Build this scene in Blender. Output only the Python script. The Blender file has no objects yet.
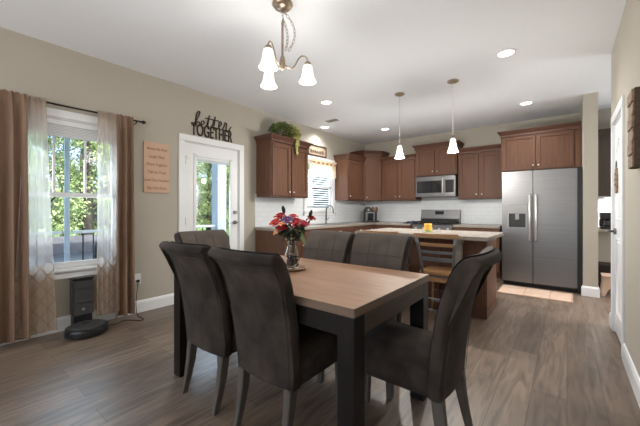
import bpy, bmesh, math, random
from mathutils import Matrix, Vector
PI = math.pi
random.seed(7)
scene = bpy.context.scene
col = scene.collection

# ---------------------------------------------------------------- camera
cam_d = bpy.data.cameras.new('camera')
cam_d.sensor_width = 36.0
cam_d.lens = 311.0 / 640.0 * 36.0
cam_d.shift_y = -3.0 / 640.0
cam_d.clip_start = 0.05
cam = bpy.data.objects.new('camera', cam_d)
col.objects.link(cam)
cam.location = (0, 0, 1.165)
cam.rotation_euler = (PI / 2, 0, math.radians(38.46))
scene.camera = cam

# ---------------------------------------------------------------- world, sun, large lights, exposure
scene.view_settings.view_transform = 'Standard'
scene.view_settings.look = 'None'
scene.view_settings.gamma = 1.0
scene.view_settings.exposure = 0.12
world = bpy.data.worlds.new('world')
scene.world = world
world.use_nodes = True
wn = world.node_tree
wn.nodes.clear()
sky = wn.nodes.new('ShaderNodeTexSky')
sky.sky_type = 'NISHITA'
sky.sun_disc = False
sky.sun_elevation = math.radians(48)
sky.sun_rotation = math.radians(60)
sky.air_density = 0.8
sky.dust_density = 6.0
bg = wn.nodes.new('ShaderNodeBackground')
bg.inputs['Strength'].default_value = 0.85
wo = wn.nodes.new('ShaderNodeOutputWorld')
wn.links.new(sky.outputs[0], bg.inputs['Color'])
wn.links.new(bg.outputs[0], wo.inputs['Surface'])

sun_d = bpy.data.lights.new('sun', 'SUN')
sun_d.energy = 10
sun_d.angle = math.radians(1.0)
sun_d.color = (1.0, 0.95, 0.86)
sun = bpy.data.objects.new('sun', sun_d)
col.objects.link(sun)
sun.rotation_euler = Vector((-0.62, 0.35, -0.95)).to_track_quat('-Z', 'Y').to_euler()

def area(name, loc, direction, sx, sy, power, color=(1, 1, 1)):
    d = bpy.data.lights.new(name, 'AREA')
    d.shape = 'RECTANGLE'; d.size = sx; d.size_y = sy
    d.energy = power; d.color = color
    o = bpy.data.objects.new(name, d)
    col.objects.link(o)
    o.location = loc
    o.rotation_euler = Vector(direction).to_track_quat('-Z', 'Z').to_euler()
    return o
# fill light added behind the camera, tilted up to brighten room and ceiling
area('rear_fill', (-1.75, -3.3, 1.35), (0, 1, 1.8), 3.6, 2.0, 138, (1.0, 0.985, 0.97))
# added up-facing area light brightening the ceiling; no lamp is modelled there
area('ceiling_fill', (-1.8, -2.3, 1.5), (0, 0.15, 1), 0.6, 0.6, 12, (1.0, 0.98, 0.95))
# daylight through the three openings of the left wall
area('window_daylight', (-3.99, 0.88, 1.3), (1, 0, -0.25), 0.8, 1.35, 22, (0.80, 0.90, 1.0))
area('door_daylight', (-3.99, 2.45, 1.2), (1, 0, -0.25), 0.55, 1.4, 24, (0.72, 0.86, 1.0))
area('kitchen_window_daylight', (-3.97, 4.80, 1.6), (1, 0, -0.15), 0.7, 0.7, 18, (0.85, 0.93, 1.0))

# daylight through the window at the end of the side passage
area('passage_daylight', (2.72, 5.5, 1.55), (-1, 0, 0), 1.1, 1.1, 45, (0.88, 0.94, 1.0))

# ---------------------------------------------------------------- materials
def mat(name, color, rough=0.5, metal=0.0, noise=None, scale=(5, 5, 5), bump=0.0, emit=None, estr=0.0,
        trans=0.0, sheen=0.0, coat=0.0, spec=0.5, detail=3.0, alpha=1.0, ior=1.45):
    m = bpy.data.materials.new(name)
    m.use_nodes = True
    nt = m.node_tree
    b = nt.nodes['Principled BSDF']
    b.inputs['Base Color'].default_value = (*color, 1)
    b.inputs['Roughness'].default_value = rough
    b.inputs['Metallic'].default_value = metal
    b.inputs['Transmission Weight'].default_value = trans
    b.inputs['Sheen Weight'].default_value = sheen
    b.inputs['Coat Weight'].default_value = coat
    b.inputs['Specular IOR Level'].default_value = spec
    b.inputs['IOR'].default_value = ior
    b.inputs['Alpha'].default_value = alpha
    if emit:
        b.inputs['Emission Color'].default_value = (*emit, 1)
        b.inputs['Emission Strength'].default_value = estr
    if noise is not None:
        tc = nt.nodes.new('ShaderNodeTexCoord')
        mp = nt.nodes.new('ShaderNodeMapping')
        mp.inputs['Scale'].default_value = scale
        nz = nt.nodes.new('ShaderNodeTexNoise')
        nz.inputs['Scale'].default_value = 1.0
        nz.inputs['Detail'].default_value = detail
        rp = nt.nodes.new('ShaderNodeValToRGB')
        rp.color_ramp.elements[0].position = 0.3
        rp.color_ramp.elements[1].position = 0.7
        rp.color_ramp.elements[0].color = (*noise, 1)
        rp.color_ramp.elements[1].color = (*color, 1)
        nt.links.new(tc.outputs['Object'], mp.inputs[0])
        nt.links.new(mp.outputs[0], nz.inputs['Vector'])
        nt.links.new(nz.outputs['Fac'], rp.inputs['Fac'])
        nt.links.new(rp.outputs[0], b.inputs['Base Color'])
        if bump:
            bp = nt.nodes.new('ShaderNodeBump')
            bp.inputs['Strength'].default_value = bump
            bp.inputs['Distance'].default_value = 0.01
            nt.links.new(nz.outputs['Fac'], bp.inputs['Height'])
            nt.links.new(bp.outputs[0], b.inputs['Normal'])
    return m

M = {}
M['wall'] = mat('greige wall paint', (0.43, 0.395, 0.335), 0.75, noise=(0.42, 0.386, 0.327), scale=(3, 3, 3))
M['ceiling'] = mat('white ceiling paint', (0.84, 0.86, 0.89), 0.85, noise=(0.825, 0.845, 0.875), scale=(60, 60, 60), bump=0.15)
M['trim'] = mat('white trim paint', (0.78, 0.79, 0.80), 0.35)
M['cab'] = mat('stained maple', (0.140, 0.066, 0.039), 0.5, noise=(0.100, 0.046, 0.027), scale=(40, 40, 3), bump=0.05, spec=0.3)
M['cab_crown'] = mat('stained maple moulding', (0.105, 0.046, 0.028), 0.45, noise=(0.085, 0.037, 0.023), scale=(6, 6, 6))
M['cab_dark'] = mat('espresso wood', (0.050, 0.034, 0.026), 0.5, noise=(0.038, 0.026, 0.02), scale=(40, 40, 3))
M['steel'] = mat('brushed stainless', (0.215, 0.213, 0.215), 0.38, 1.0, noise=(0.19, 0.188, 0.19), scale=(1, 1, 90))
M['nickel'] = mat('brushed nickel', (0.78, 0.75, 0.70), 0.42, 0.85)
M['bronze'] = mat('aged bronze metal', (0.42, 0.33, 0.25), 0.35, 0.9, noise=(0.30, 0.23, 0.17), scale=(30, 30, 30))
M['black'] = mat('black plastic', (0.012, 0.012, 0.013), 0.35)
M['blackmetal'] = mat('black painted metal', (0.018, 0.016, 0.015), 0.45)
M['darkglass'] = mat('black glass', (0.015, 0.016, 0.018), 0.08, coat=0.6)
M['charcoal'] = mat('charcoal plastic', (0.05, 0.048, 0.048), 0.5, noise=(0.04, 0.039, 0.039), scale=(20, 20, 20))
M['rod'] = mat('oil rubbed bronze', (0.035, 0.024, 0.018), 0.4, 0.6)
M['curtain'] = mat('tan taffeta curtain', (0.23, 0.138, 0.086), 0.6, noise=(0.16, 0.092, 0.056), scale=(30, 30, 2), sheen=0.15)
M['suede'] = mat('grey brown microsuede', (0.070, 0.054, 0.045), 0.9, noise=(0.020, 0.0165, 0.015), scale=(6, 6, 5), sheen=0.04, spec=0.15, detail=5)
M['stitch'] = mat('taupe seam thread', (0.055, 0.045, 0.038), 0.9)
M['suedefront'] = mat('taupe microsuede front', (0.115, 0.094, 0.080), 0.9, noise=(0.075, 0.062, 0.054), scale=(7, 7, 7), sheen=0.05, spec=0.25, detail=5)
M['chairleg'] = mat('weathered grey wood', (0.11, 0.095, 0.082), 0.55, noise=(0.07, 0.06, 0.052), scale=(30, 30, 4))
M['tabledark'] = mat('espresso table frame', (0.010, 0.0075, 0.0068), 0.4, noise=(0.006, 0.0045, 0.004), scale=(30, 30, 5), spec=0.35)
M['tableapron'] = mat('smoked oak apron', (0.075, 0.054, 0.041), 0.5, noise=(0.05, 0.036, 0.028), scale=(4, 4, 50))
M['counter'] = mat('beige speckled granite', (0.34, 0.30, 0.26), 0.25, noise=(0.26, 0.225, 0.19), scale=(70, 70, 70), detail=6)
M['stoolwood'] = mat('honey maple', (0.40, 0.215, 0.10), 0.35, noise=(0.32, 0.165, 0.075), scale=(4, 30, 30))
M['stoolmetal'] = mat('dark grey steel tube', (0.20, 0.20, 0.205), 0.4, 0.8)
M['kraft'] = mat('tan woven mat', (0.52, 0.36, 0.26), 0.85, noise=(0.42, 0.28, 0.20), scale=(9, 9, 9), bump=0.2)
M['kraft2'] = mat('pale woven mat', (0.62, 0.46, 0.36), 0.85, noise=(0.55, 0.39, 0.29), scale=(9, 9, 9))
M['board'] = mat('pinkish birch board', (0.58, 0.385, 0.275), 0.6, noise=(0.54, 0.35, 0.245), scale=(20, 3, 3))
M['ink'] = mat('brown burnt lettering', (0.20, 0.11, 0.07), 0.7)
M['leaf'] = mat('green leaf', (0.19, 0.24, 0.07), 0.55, noise=(0.06, 0.095, 0.03), scale=(14, 14, 14))
M['leafy'] = mat('yellow green leaf', (0.46, 0.43, 0.13), 0.55, noise=(0.25, 0.27, 0.075), scale=(20, 20, 20))
M['leafdark'] = mat('deep green stem leaf', (0.02, 0.055, 0.025), 0.5, noise=(0.012, 0.03, 0.016), scale=(20, 20, 20))
M['leafpale'] = mat('pale green leaf', (0.22, 0.31, 0.14), 0.5)
M['red'] = mat('crimson petals', (0.48, 0.008, 0.02), 0.55, noise=(0.30, 0.004, 0.012), scale=(30, 30, 30))
M['coral'] = mat('coral petals', (0.62, 0.05, 0.045), 0.55, noise=(0.48, 0.03, 0.03), scale=(30, 30, 30))
M['pinkp'] = mat('pink petals', (0.55, 0.035, 0.07), 0.55, noise=(0.40, 0.02, 0.04), scale=(30, 30, 30))
M['peach'] = mat('peach petals', (0.80, 0.35, 0.18), 0.55)
M['purple'] = mat('mauve petals', (0.16, 0.06, 0.20), 0.6, noise=(0.09, 0.03, 0.13), scale=(40, 40, 40))
M['glass'] = mat('clear vase glass', (0.93, 0.97, 0.97), 0.02, trans=1.0, ior=1.45)
M['pebble'] = mat('dark glass pebbles', (0.04, 0.05, 0.065), 0.15, noise=(0.012, 0.015, 0.02), scale=(60, 60, 60))
M['platewood'] = mat('acacia plate', (0.38, 0.22, 0.12), 0.4, noise=(0.28, 0.155, 0.08), scale=(10, 30, 10))
M['yellow'] = mat('yellow candle wax', (0.85, 0.48, 0.05), 0.45, noise=(0.78, 0.42, 0.045), scale=(10, 10, 10))
M['greenlabel'] = mat('pale green label', (0.42, 0.50, 0.18), 0.5)
M['navy'] = mat('navy cloth', (0.02, 0.035, 0.06), 0.8, noise=(0.012, 0.02, 0.035), scale=(40, 40, 40))
M['shadeglass'] = mat('frosted lamp glass', (0.9, 0.86, 0.78), 0.4, emit=(1.0, 0.90, 0.74), estr=1.1)
M['pendglass'] = mat('frosted pendant glass', (0.9, 0.86, 0.80), 0.4, emit=(1.0, 0.92, 0.80), estr=1.25)
M['lens'] = mat('recessed lamp lens', (1, 1, 1), 0.5, emit=(1.0, 0.98, 0.95), estr=4.0)
M['frost'] = mat('white painted metal ring', (0.85, 0.85, 0.85), 0.4)
M['valance'] = mat('cream valance cloth', (0.72, 0.55, 0.36), 0.8, noise=(0.80, 0.66, 0.46), scale=(20, 20, 20))
M['valance_print'] = mat('rust print', (0.50, 0.24, 0.08), 0.8)
M['frame'] = mat('dark walnut frame', (0.05, 0.032, 0.022), 0.45)
M['print'] = mat('printed picture', (0.50, 0.40, 0.30), 0.6, noise=(0.30, 0.19, 0.12), scale=(10, 26, 26))
M['barkwood'] = mat('reclaimed wood sign', (0.10, 0.065, 0.045), 0.75, noise=(0.05, 0.032, 0.024), scale=(30, 4, 60))
M['barkpale'] = mat('weathered plank front', (0.36, 0.25, 0.17), 0.75, noise=(0.15, 0.095, 0.065), scale=(4, 20, 30))
M['pot'] = mat('brown wicker pot', (0.12, 0.07, 0.04), 0.7)
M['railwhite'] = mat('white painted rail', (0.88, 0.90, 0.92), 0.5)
M['post'] = mat('white porch post tinted with shade', (0.55, 0.62, 0.70), 0.5)  # white paint, with the porch's bluish shade put into the colour
M['grass'] = mat('grass lawn', (0.10, 0.18, 0.04), 0.9, noise=(0.05, 0.10, 0.02), scale=(2, 2, 2))
M['deck'] = mat('porch boards', (0.36, 0.37, 0.38), 0.7, noise=(0.28, 0.29, 0.30), scale=(2, 30, 2))
M['bark'] = mat('tree bark', (0.085, 0.07, 0.058), 0.9, noise=(0.04, 0.033, 0.028), scale=(8, 8, 2), bump=0.5)
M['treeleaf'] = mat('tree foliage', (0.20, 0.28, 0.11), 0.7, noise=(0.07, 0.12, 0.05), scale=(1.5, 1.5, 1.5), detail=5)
M['treeleaf2'] = mat('lighter tree foliage', (0.38, 0.46, 0.20), 0.7, noise=(0.13, 0.20, 0.08), scale=(1.5, 1.5, 1.5), detail=5)  # paler yellow-green leaves for every second tree
M['siding'] = mat('pale grey siding', (0.50, 0.52, 0.55), 0.7, noise=(0.46, 0.48, 0.51), scale=(0.2, 0.2, 14))
M['roof'] = mat('dark shingles', (0.08, 0.08, 0.085), 0.9, noise=(0.05, 0.05, 0.055), scale=(6, 6, 6))
M['greypaint'] = mat('grey green painted panel', (0.30, 0.28, 0.235), 0.6)
M['whiteplastic'] = mat('white plastic', (0.78, 0.78, 0.77), 0.35)
M['cord'] = mat('dark brown cord', (0.03, 0.02, 0.015), 0.5)
M['blind'] = mat('white vinyl blind', (0.80, 0.82, 0.85), 0.5)
M['toastergrey'] = mat('silver plastic', (0.26, 0.26, 0.255), 0.4, 0.3)
M['brownplastic'] = mat('brown speckled jar', (0.22, 0.14, 0.10), 0.5, noise=(0.10, 0.06, 0.045), scale=(40, 40, 40))
M['display'] = mat('dark display', (0.006, 0.008, 0.012), 0.15)

def window_glass():
    m = bpy.data.materials.new('window pane glass'); m.use_nodes = True
    nt = m.node_tree; nt.nodes.clear()
    tr = nt.nodes.new('ShaderNodeBsdfTransparent'); tr.inputs[0].default_value = (0.93, 0.97, 1.0, 1)
    gl = nt.nodes.new('ShaderNodeBsdfGlossy'); gl.inputs['Roughness'].default_value = 0.02
    fr = nt.nodes.new('ShaderNodeFresnel'); fr.inputs['IOR'].default_value = 1.3
    mx = nt.nodes.new('ShaderNodeMixShader'); out = nt.nodes.new('ShaderNodeOutputMaterial')
    nt.links.new(fr.outputs[0], mx.inputs[0]); nt.links.new(tr.outputs[0], mx.inputs[1]); nt.links.new(gl.outputs[0], mx.inputs[2])
    nt.links.new(mx.outputs[0], out.inputs[0])
    return m
M['pane'] = window_glass()

def sheer_mat():
    m = bpy.data.materials.new('sheer voile with woven lattice'); m.use_nodes = True
    nt = m.node_tree; nt.nodes.clear()
    L = nt.links.new
    tc = nt.nodes.new('ShaderNodeTexCoord'); sp = nt.nodes.new('ShaderNodeSeparateXYZ')
    L(tc.outputs['Object'], sp.inputs[0])
    # wavy lattice lines, fading in below window sill height
    def line(sign):
        a = nt.nodes.new('ShaderNodeMath'); a.operation = 'MULTIPLY'; a.inputs[1].default_value = sign * 60.0
        L(sp.outputs['Y'], a.inputs[0])
        b = nt.nodes.new('ShaderNodeMath'); b.operation = 'MULTIPLY'; b.inputs[1].default_value = 42.0
        L(sp.outputs['Z'], b.inputs[0])
        c = nt.nodes.new('ShaderNodeMath'); c.operation = 'ADD'; L(a.outputs[0], c.inputs[0]); L(b.outputs[0], c.inputs[1])
        s = nt.nodes.new('ShaderNodeMath'); s.operation = 'SINE'; L(c.outputs[0], s.inputs[0])
        g = nt.nodes.new('ShaderNodeMath'); g.operation = 'GREATER_THAN'; g.inputs[1].default_value = 0.86; L(s.outputs[0], g.inputs[0])
        return g
    l1, l2 = line(1), line(-1)
    mxm = nt.nodes.new('ShaderNodeMath'); mxm.operation = 'MAXIMUM'; L(l1.outputs[0], mxm.inputs[0]); L(l2.outputs[0], mxm.inputs[1])
    zr = nt.nodes.new('ShaderNodeMapRange'); zr.inputs['From Min'].default_value = 1.0; zr.inputs['From Max'].default_value = 0.55
    L(sp.outputs['Z'], zr.inputs['Value'])
    pat = nt.nodes.new('ShaderNodeMath'); pat.operation = 'MULTIPLY'; L(mxm.outputs[0], pat.inputs[0]); L(zr.outputs[0], pat.inputs[1])
    cm = nt.nodes.new('ShaderNodeMix'); cm.data_type = 'RGBA'
    cm.inputs['A'].default_value = (0.88, 0.84, 0.80, 1); cm.inputs['B'].default_value = (0.27, 0.19, 0.135, 1)
    L(pat.outputs[0], cm.inputs['Factor'])
    cm2 = nt.nodes.new('ShaderNodeMix'); cm2.data_type = 'RGBA'
    cm2.inputs['B'].default_value = (0.50, 0.365, 0.27, 1)
    h = nt.nodes.new('ShaderNodeMapRange'); h.inputs['From Min'].default_value = 0.64; h.inputs['From Max'].default_value = 0.50; h.inputs['To Max'].default_value = 0.85
    L(sp.outputs['Z'], h.inputs['Value'])
    h2 = nt.nodes.new('ShaderNodeMapRange'); h2.inputs['From Min'].default_value = 1.8; h2.inputs['From Max'].default_value = 2.1; h2.inputs['To Max'].default_value = 0.75
    L(sp.outputs['Z'], h2.inputs['Value'])
    hm = nt.nodes.new('ShaderNodeMath'); hm.operation = 'MAXIMUM'; L(h.outputs[0], hm.inputs[0]); L(h2.outputs[0], hm.inputs[1])
    L(hm.outputs[0], cm2.inputs['Factor']); L(cm.outputs['Result'], cm2.inputs['A'])
    df = nt.nodes.new('ShaderNodeBsdfDiffuse'); tl = nt.nodes.new('ShaderNodeBsdfTranslucent'); tp = nt.nodes.new('ShaderNodeBsdfTransparent')
    L(cm2.outputs['Result'], df.inputs[0]); L(cm2.outputs['Result'], tl.inputs[0])
    m1 = nt.nodes.new('ShaderNodeMixShader'); m1.inputs[0].default_value = 0.5; L(df.outputs[0], m1.inputs[1]); L(tl.outputs[0], m1.inputs[2])
    m2 = nt.nodes.new('ShaderNodeMixShader')
    fac = nt.nodes.new('ShaderNodeMapRange'); fac.inputs['To Min'].default_value = 0.36; fac.inputs['To Max'].default_value = 0.9
    mm = nt.nodes.new('ShaderNodeMath'); mm.operation = 'MAXIMUM'; L(pat.outputs[0], mm.inputs[0]); L(hm.outputs[0], mm.inputs[1])
    L(mm.outputs[0], fac.inputs['Value']); L(fac.outputs[0], m2.inputs[0])
    L(tp.outputs[0], m2.inputs[1]); L(m1.outputs[0], m2.inputs[2])
    out = nt.nodes.new('ShaderNodeOutputMaterial'); L(m2.outputs[0], out.inputs[0])
    return m
M['sheer'] = sheer_mat()
def translucent(name, color, fac):
    m = bpy.data.materials.new(name); m.use_nodes = True
    nt = m.node_tree; nt.nodes.clear(); L = nt.links.new
    df = nt.nodes.new('ShaderNodeBsdfDiffuse'); tl = nt.nodes.new('ShaderNodeBsdfTranslucent')
    df.inputs[0].default_value = tl.inputs[0].default_value = (*color, 1)
    mx = nt.nodes.new('ShaderNodeMixShader'); mx.inputs[0].default_value = fac
    L(df.outputs[0], mx.inputs[1]); L(tl.outputs[0], mx.inputs[2])
    out = nt.nodes.new('ShaderNodeOutputMaterial'); L(mx.outputs[0], out.inputs[0])
    return m
M['slat'] = translucent('white translucent slat', (0.92, 0.94, 0.96), 0.5)
M['valance'] = translucent('cream valance voile', (0.90, 0.78, 0.60), 0.5)

def brick_mat(name, c1, c2, mortar, bw, bh, msize, rough, axis, noise_amt=0.0, grain=None, offset=0.5, bump=0.1):
    m = bpy.data.materials.new(name); m.use_nodes = True
    nt = m.node_tree; b = nt.nodes['Principled BSDF']; L = nt.links.new
    tc = nt.nodes.new('ShaderNodeTexCoord'); sp = nt.nodes.new('ShaderNodeSeparateXYZ'); cb = nt.nodes.new('ShaderNodeCombineXYZ')
    L(tc.outputs['Object'], sp.inputs[0])
    L(sp.outputs[axis[0]], cb.inputs[0]); L(sp.outputs[axis[1]], cb.inputs[1])
    br = nt.nodes.new('ShaderNodeTexBrick')
    br.inputs['Scale'].default_value = 1.0
    br.inputs['Brick Width'].default_value = bw; br.inputs['Row Height'].default_value = bh
    br.inputs['Mortar Size'].default_value = msize; br.inputs['Mortar Smooth'].default_value = 0.1
    br.inputs['Color1'].default_value = (*c1, 1); br.inputs['Color2'].default_value = (*c2, 1); br.inputs['Mortar'].default_value = (*mortar, 1)
    br.offset = offset
    L(cb.outputs[0], br.inputs['Vector'])
    last = br.outputs['Color']
    if grain:
        mp = nt.nodes.new('ShaderNodeMapping'); mp.inputs['Scale'].default_value = grain
        L(cb.outputs[0], mp.inputs[0])
        nz = nt.nodes.new('ShaderNodeTexNoise'); nz.inputs['Scale'].default_value = 1.0; nz.inputs['Detail'].default_value = 6.0
        nz.inputs['Distortion'].default_value = 1.6
        L(mp.outputs[0], nz.inputs['Vector'])
        mr = nt.nodes.new('ShaderNodeMapRange'); mr.inputs['From Min'].default_value = 0.3; mr.inputs['From Max'].default_value = 0.7
        mr.inputs['To Min'].default_value = 1 - noise_amt; mr.inputs['To Max'].default_value = 1 + noise_amt
        L(nz.outputs['Fac'], mr.inputs['Value'])
        vm = nt.nodes.new('ShaderNodeVectorMath'); vm.operation = 'SCALE'
        L(last, vm.inputs[0]); L(mr.outputs[0], vm.inputs['Scale'])
        last = vm.outputs[0]
    L(last, b.inputs['Base Color'])
    b.inputs['Roughness'].default_value = rough
    if bump:
        bp = nt.nodes.new('ShaderNodeBump'); bp.invert = True
        bp.inputs['Strength'].default_value = bump; bp.inputs['Distance'].default_value = 0.004
        L(br.outputs['Fac'], bp.inputs['Height']); L(bp.outputs[0], b.inputs['Normal'])
    return m
M['floor'] = brick_mat('grey brown plank floor', (0.130, 0.093, 0.068), (0.196, 0.144, 0.107), (0.055, 0.038, 0.028), 1.22, 0.18, 0.0015, 0.38, ('Y', 'X'), 0.42, (1.8, 15, 1))
M['tile_x'] = brick_mat('white subway tile back', (0.74, 0.77, 0.79), (0.70, 0.735, 0.76), (0.60, 0.62, 0.63), 0.152, 0.076, 0.002, 0.15, ('X', 'Z'))
M['tile_y'] = brick_mat('white subway tile side', (0.74, 0.77, 0.79), (0.70, 0.735, 0.76), (0.60, 0.62, 0.63), 0.152, 0.076, 0.002, 0.15, ('Y', 'Z'))
M['oak'] = brick_mat('oak veneer tabletop', (0.31, 0.163, 0.088), (0.345, 0.188, 0.104), (0.25, 0.13, 0.07), 3.0, 0.11, 0.0006, 0.55, ('X', 'Y'), 0.16, (2.2, 26, 1), bump=0.0)
M['oakedge'] = mat('oak veneer edge', (0.17, 0.115, 0.083), 0.42, noise=(0.13, 0.088, 0.064), scale=(3, 3, 60))

# ---------------------------------------------------------------- mesh helpers
class MB:
    def __init__(self, T=None):
        self.bm = bmesh.new(); self.T = T or Matrix.Identity(4)
    def v(self, p): return self.bm.verts.new(self.T @ Vector(p))
    def face(self, vs):
        try: return self.bm.faces.new(vs)
        except ValueError: return None
    def hexa(self, P):
        v = [self.v(p) for p in P]
        for f in ((0, 3, 2, 1), (4, 5, 6, 7), (0, 1, 5, 4), (1, 2, 6, 5), (2, 3, 7, 6), (3, 0, 4, 7)):
            self.face([v[i] for i in f])
        return self
    def box(self, x0, x1, y0, y1, z0, z1):
        return self.hexa([(x0, y0, z0), (x1, y0, z0), (x1, y1, z0), (x0, y1, z0), (x0, y0, z1), (x1, y0, z1), (x1, y1, z1), (x0, y1, z1)])
    def frustum(self, a, za, b, zb):
        return self.hexa([(a[0], a[2], za), (a[1], a[2], za), (a[1], a[3], za), (a[0], a[3], za), (b[0], b[2], zb), (b[1], b[2], zb), (b[1], b[3], zb), (b[0], b[3], zb)])
    def prism(self, poly, z0, z1, axis='z'):
        def mk(p, h):
            if axis == 'z': return (p[0], p[1], h)
            if axis == 'x': return (h, p[0], p[1])
            return (p[0], h, p[1])
        a = [self.v(mk(p, z0)) for p in poly]; b = [self.v(mk(p, z1)) for p in poly]
        n = len(poly)
        self.face(list(reversed(a))); self.face(b)
        for i in range(n): self.face([a[i], a[(i + 1) % n], b[(i + 1) % n], b[i]])
        return self
    def lathe(self, prof, c=(0, 0, 0), n=20, cap=True, wave=None):
        rings = []
        for r, z in prof:
            if r < 1e-5: rings.append([self.v((c[0], c[1], c[2] + z))])
            else:
                rings.append([self.v((c[0] + r * math.cos(2 * PI * k / n), c[1] + r * math.sin(2 * PI * k / n), c[2] + z)) for k in range(n)])
        for a, b in zip(rings, rings[1:]):
            if len(a) == 1 and len(b) == 1: continue
            for k in range(n):
                k2 = (k + 1) % n
                if len(a) == 1: self.face([a[0], b[k2], b[k]])
                elif len(b) == 1: self.face([a[k], a[k2], b[0]])
                else: self.face([a[k], a[k2], b[k2], b[k]])
        if cap:
            if len(rings[0]) > 1: self.face(list(reversed(rings[0])))
            if len(rings[-1]) > 1: self.face(rings[-1])
        return self
    def tube(self, pts, r, n=8, closed=False, cap=True):
        pts = [Vector(p) for p in pts]
        rs = r if isinstance(r, (list, tuple)) else [r] * len(pts)
        rings = []; N = len(pts)
        prev = None
        for i, p in enumerate(pts):
            if closed: t = pts[(i + 1) % N] - pts[i - 1]
            else: t = pts[min(i + 1, N - 1)] - pts[max(i - 1, 0)]
            t.normalize()
            if prev is None:
                up = Vector((0, 0, 1)) if abs(t.z) < 0.9 else Vector((1, 0, 0))
                a = t.cross(up).normalized()
            else:
                a = (prev - t * prev.dot(t)).normalized()
            prev = a
            b = t.cross(a)
            rings.append([self.v(p + a * (rs[i] * math.cos(2 * PI * k / n)) + b * (rs[i] * math.sin(2 * PI * k / n))) for k in range(n)])
        rng = range(N) if closed else range(N - 1)
        for i in rng:
            A, B = rings[i], rings[(i + 1) % N]
            for k in range(n): self.face([A[k], A[(k + 1) % n], B[(k + 1) % n], B[k]])
        if not closed and cap:
            self.face(list(reversed(rings[0]))); self.face(rings[-1])
        return self
    def grid(self, fn, nu, nv):
        g = [[self.v(fn(i / nu, j / nv)) for j in range(nv + 1)] for i in range(nu + 1)]
        for i in range(nu):
            for j in range(nv): self.face([g[i][j], g[i + 1][j], g[i + 1][j + 1], g[i][j + 1]])
        return self
    def leaf(self, p, d, up, L, W, fold=0.25):
        p = Vector(p); d = Vector(d).normalized(); s = d.cross(Vector(up)).normalized(); u = s.cross(d)
        a = self.v(p); b = self.v(p + d * L * 0.45 + s * W * 0.5 + u * W * fold); c = self.v(p + d * L - u * L * 0.12); e = self.v(p + d * L * 0.45 - s * W * 0.5 + u * W * fold)
        m_ = self.v(p + d * L * 0.5)
        self.face([a, b, m_]); self.face([b, c, m_]); self.face([c, e, m_]); self.face([e, a, m_])
        return self
    def build(self, name, material, parent=None, bevel=0.0, smooth=False, world=False, fix=True, solid=0.0, subsurf=0):
        if world and parent is not None:
            inv = (Matrix.Translation(parent.location) @ parent.rotation_euler.to_matrix().to_4x4()).inverted()
            self.bm.transform(inv)
        if fix: bmesh.ops.recalc_face_normals(self.bm, faces=self.bm.faces[:])
        if bevel > 0:
            es = [e for e in self.bm.edges if len(e.link_faces) == 2 and e.calc_face_angle(0) > 0.5]
            bmesh.ops.bevel(self.bm, geom=es, offset=bevel, segments=2, affect='EDGES', clamp_overlap=True)
        me = bpy.data.meshes.new(name); self.bm.to_mesh(me); self.bm.free()
        me.materials.append(material)
        if smooth:
            for p in me.polygons: p.use_smooth = True
        o = bpy.data.objects.new(name, me); col.objects.link(o)
        if parent is not None: o.parent = parent
        if solid:
            md = o.modifiers.new('thickness', 'SOLIDIFY'); md.thickness = solid; md.offset = 0
        if subsurf:
            md = o.modifiers.new('smooth', 'SUBSURF'); md.levels = subsurf; md.render_levels = subsurf
        return o

def thing(name, label, cat, loc=(0, 0, 0), rz=0.0, group=None):
    o = bpy.data.objects.new(name, None); col.objects.link(o)
    o.empty_display_size = 0.05
    o.location = loc; o.rotation_euler = (0, 0, rz)
    o['label'] = label; o['category'] = cat
    if group: o['group'] = group
    return o
def tag(o, label, cat, group=None, kind=None):
    o['label'] = label; o['category'] = cat
    if group: o['group'] = group
    if kind: o['kind'] = kind
    return o
def struct(o): o['kind'] = 'structure'; return o
def copy_tree(o, parent=None):
    c = o.copy(); col.objects.link(c)
    if parent is not None: c.parent = parent
    for ch in list(o.children): copy_tree(ch, c)
    return c
def RZ(a): return Matrix.Rotation(a, 4, 'Z')
def TR(x, y, z=0): return Matrix.Translation((x, y, z))

XL, YB, XR, H = -3.82, 6.55, 0.35, 2.74
YR = -3.6

# ---------------------------------------------------------------- room shell
struct(MB().box(XL, 2.6, YR, YB, -0.12, 0).build('floor', M['floor']))
struct(MB().box(XL - 0.15, 2.75, YR - 0.15, YB + 0.15, H, H + 0.15).build('ceiling', M['ceiling']))
def wall_x(mb, x0, x1, ya, yb, holes):
    # wall slab between x0 and x1, along y, with rectangular holes (y0, y1, z0, z1)
    y = ya
    for (h0, h1, z0, z1) in holes:
        mb.box(x0, x1, y, h0, 0, H)
        if z0 > 0: mb.box(x0, x1, h0, h1, 0, z0)
        mb.box(x0, x1, h0, h1, z1, H)
        y = h1
    mb.box(x0, x1, y, yb, 0, H)
    return mb
W1 = (0.46, 1.29, 0.60, 2.05)       # dining window opening
D1 = (2.03, 2.87, 0.0, 2.05)        # patio door opening
W2 = (4.40, 5.22, 1.16, 2.12)       # kitchen window opening
struct(wall_x(MB(), XL - 0.15, XL, YR - 0.15, YB + 0.15, [W1, D1, W2]).build('wall_left', M['wall']))
struct(MB().box(XL, 2.6, YB, YB + 0.15, 0, H).build('wall_back', M['wall']))
D2 = (3.44, 4.09, 0.0, 1.985)
struct(wall_x(MB(), XR, XR + 0.12, YR, 4.285, [D2]).build('wall_right', M['wall']))
struct(MB().box(0.17, 0.325, 5.55, YB, 0, H).build('wall_fridge', M['wall']))
struct(MB().box(XR + 0.12, 2.6, 4.165, 4.285, 0, H).build('wall_pantry', M['wall']))
struct(wall_x(MB(), 2.6, 2.75, YR, YB + 0.15, [(4.9, 6.1, 0.95, 2.15)]).build('wall_far_right', M['wall']))
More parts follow.
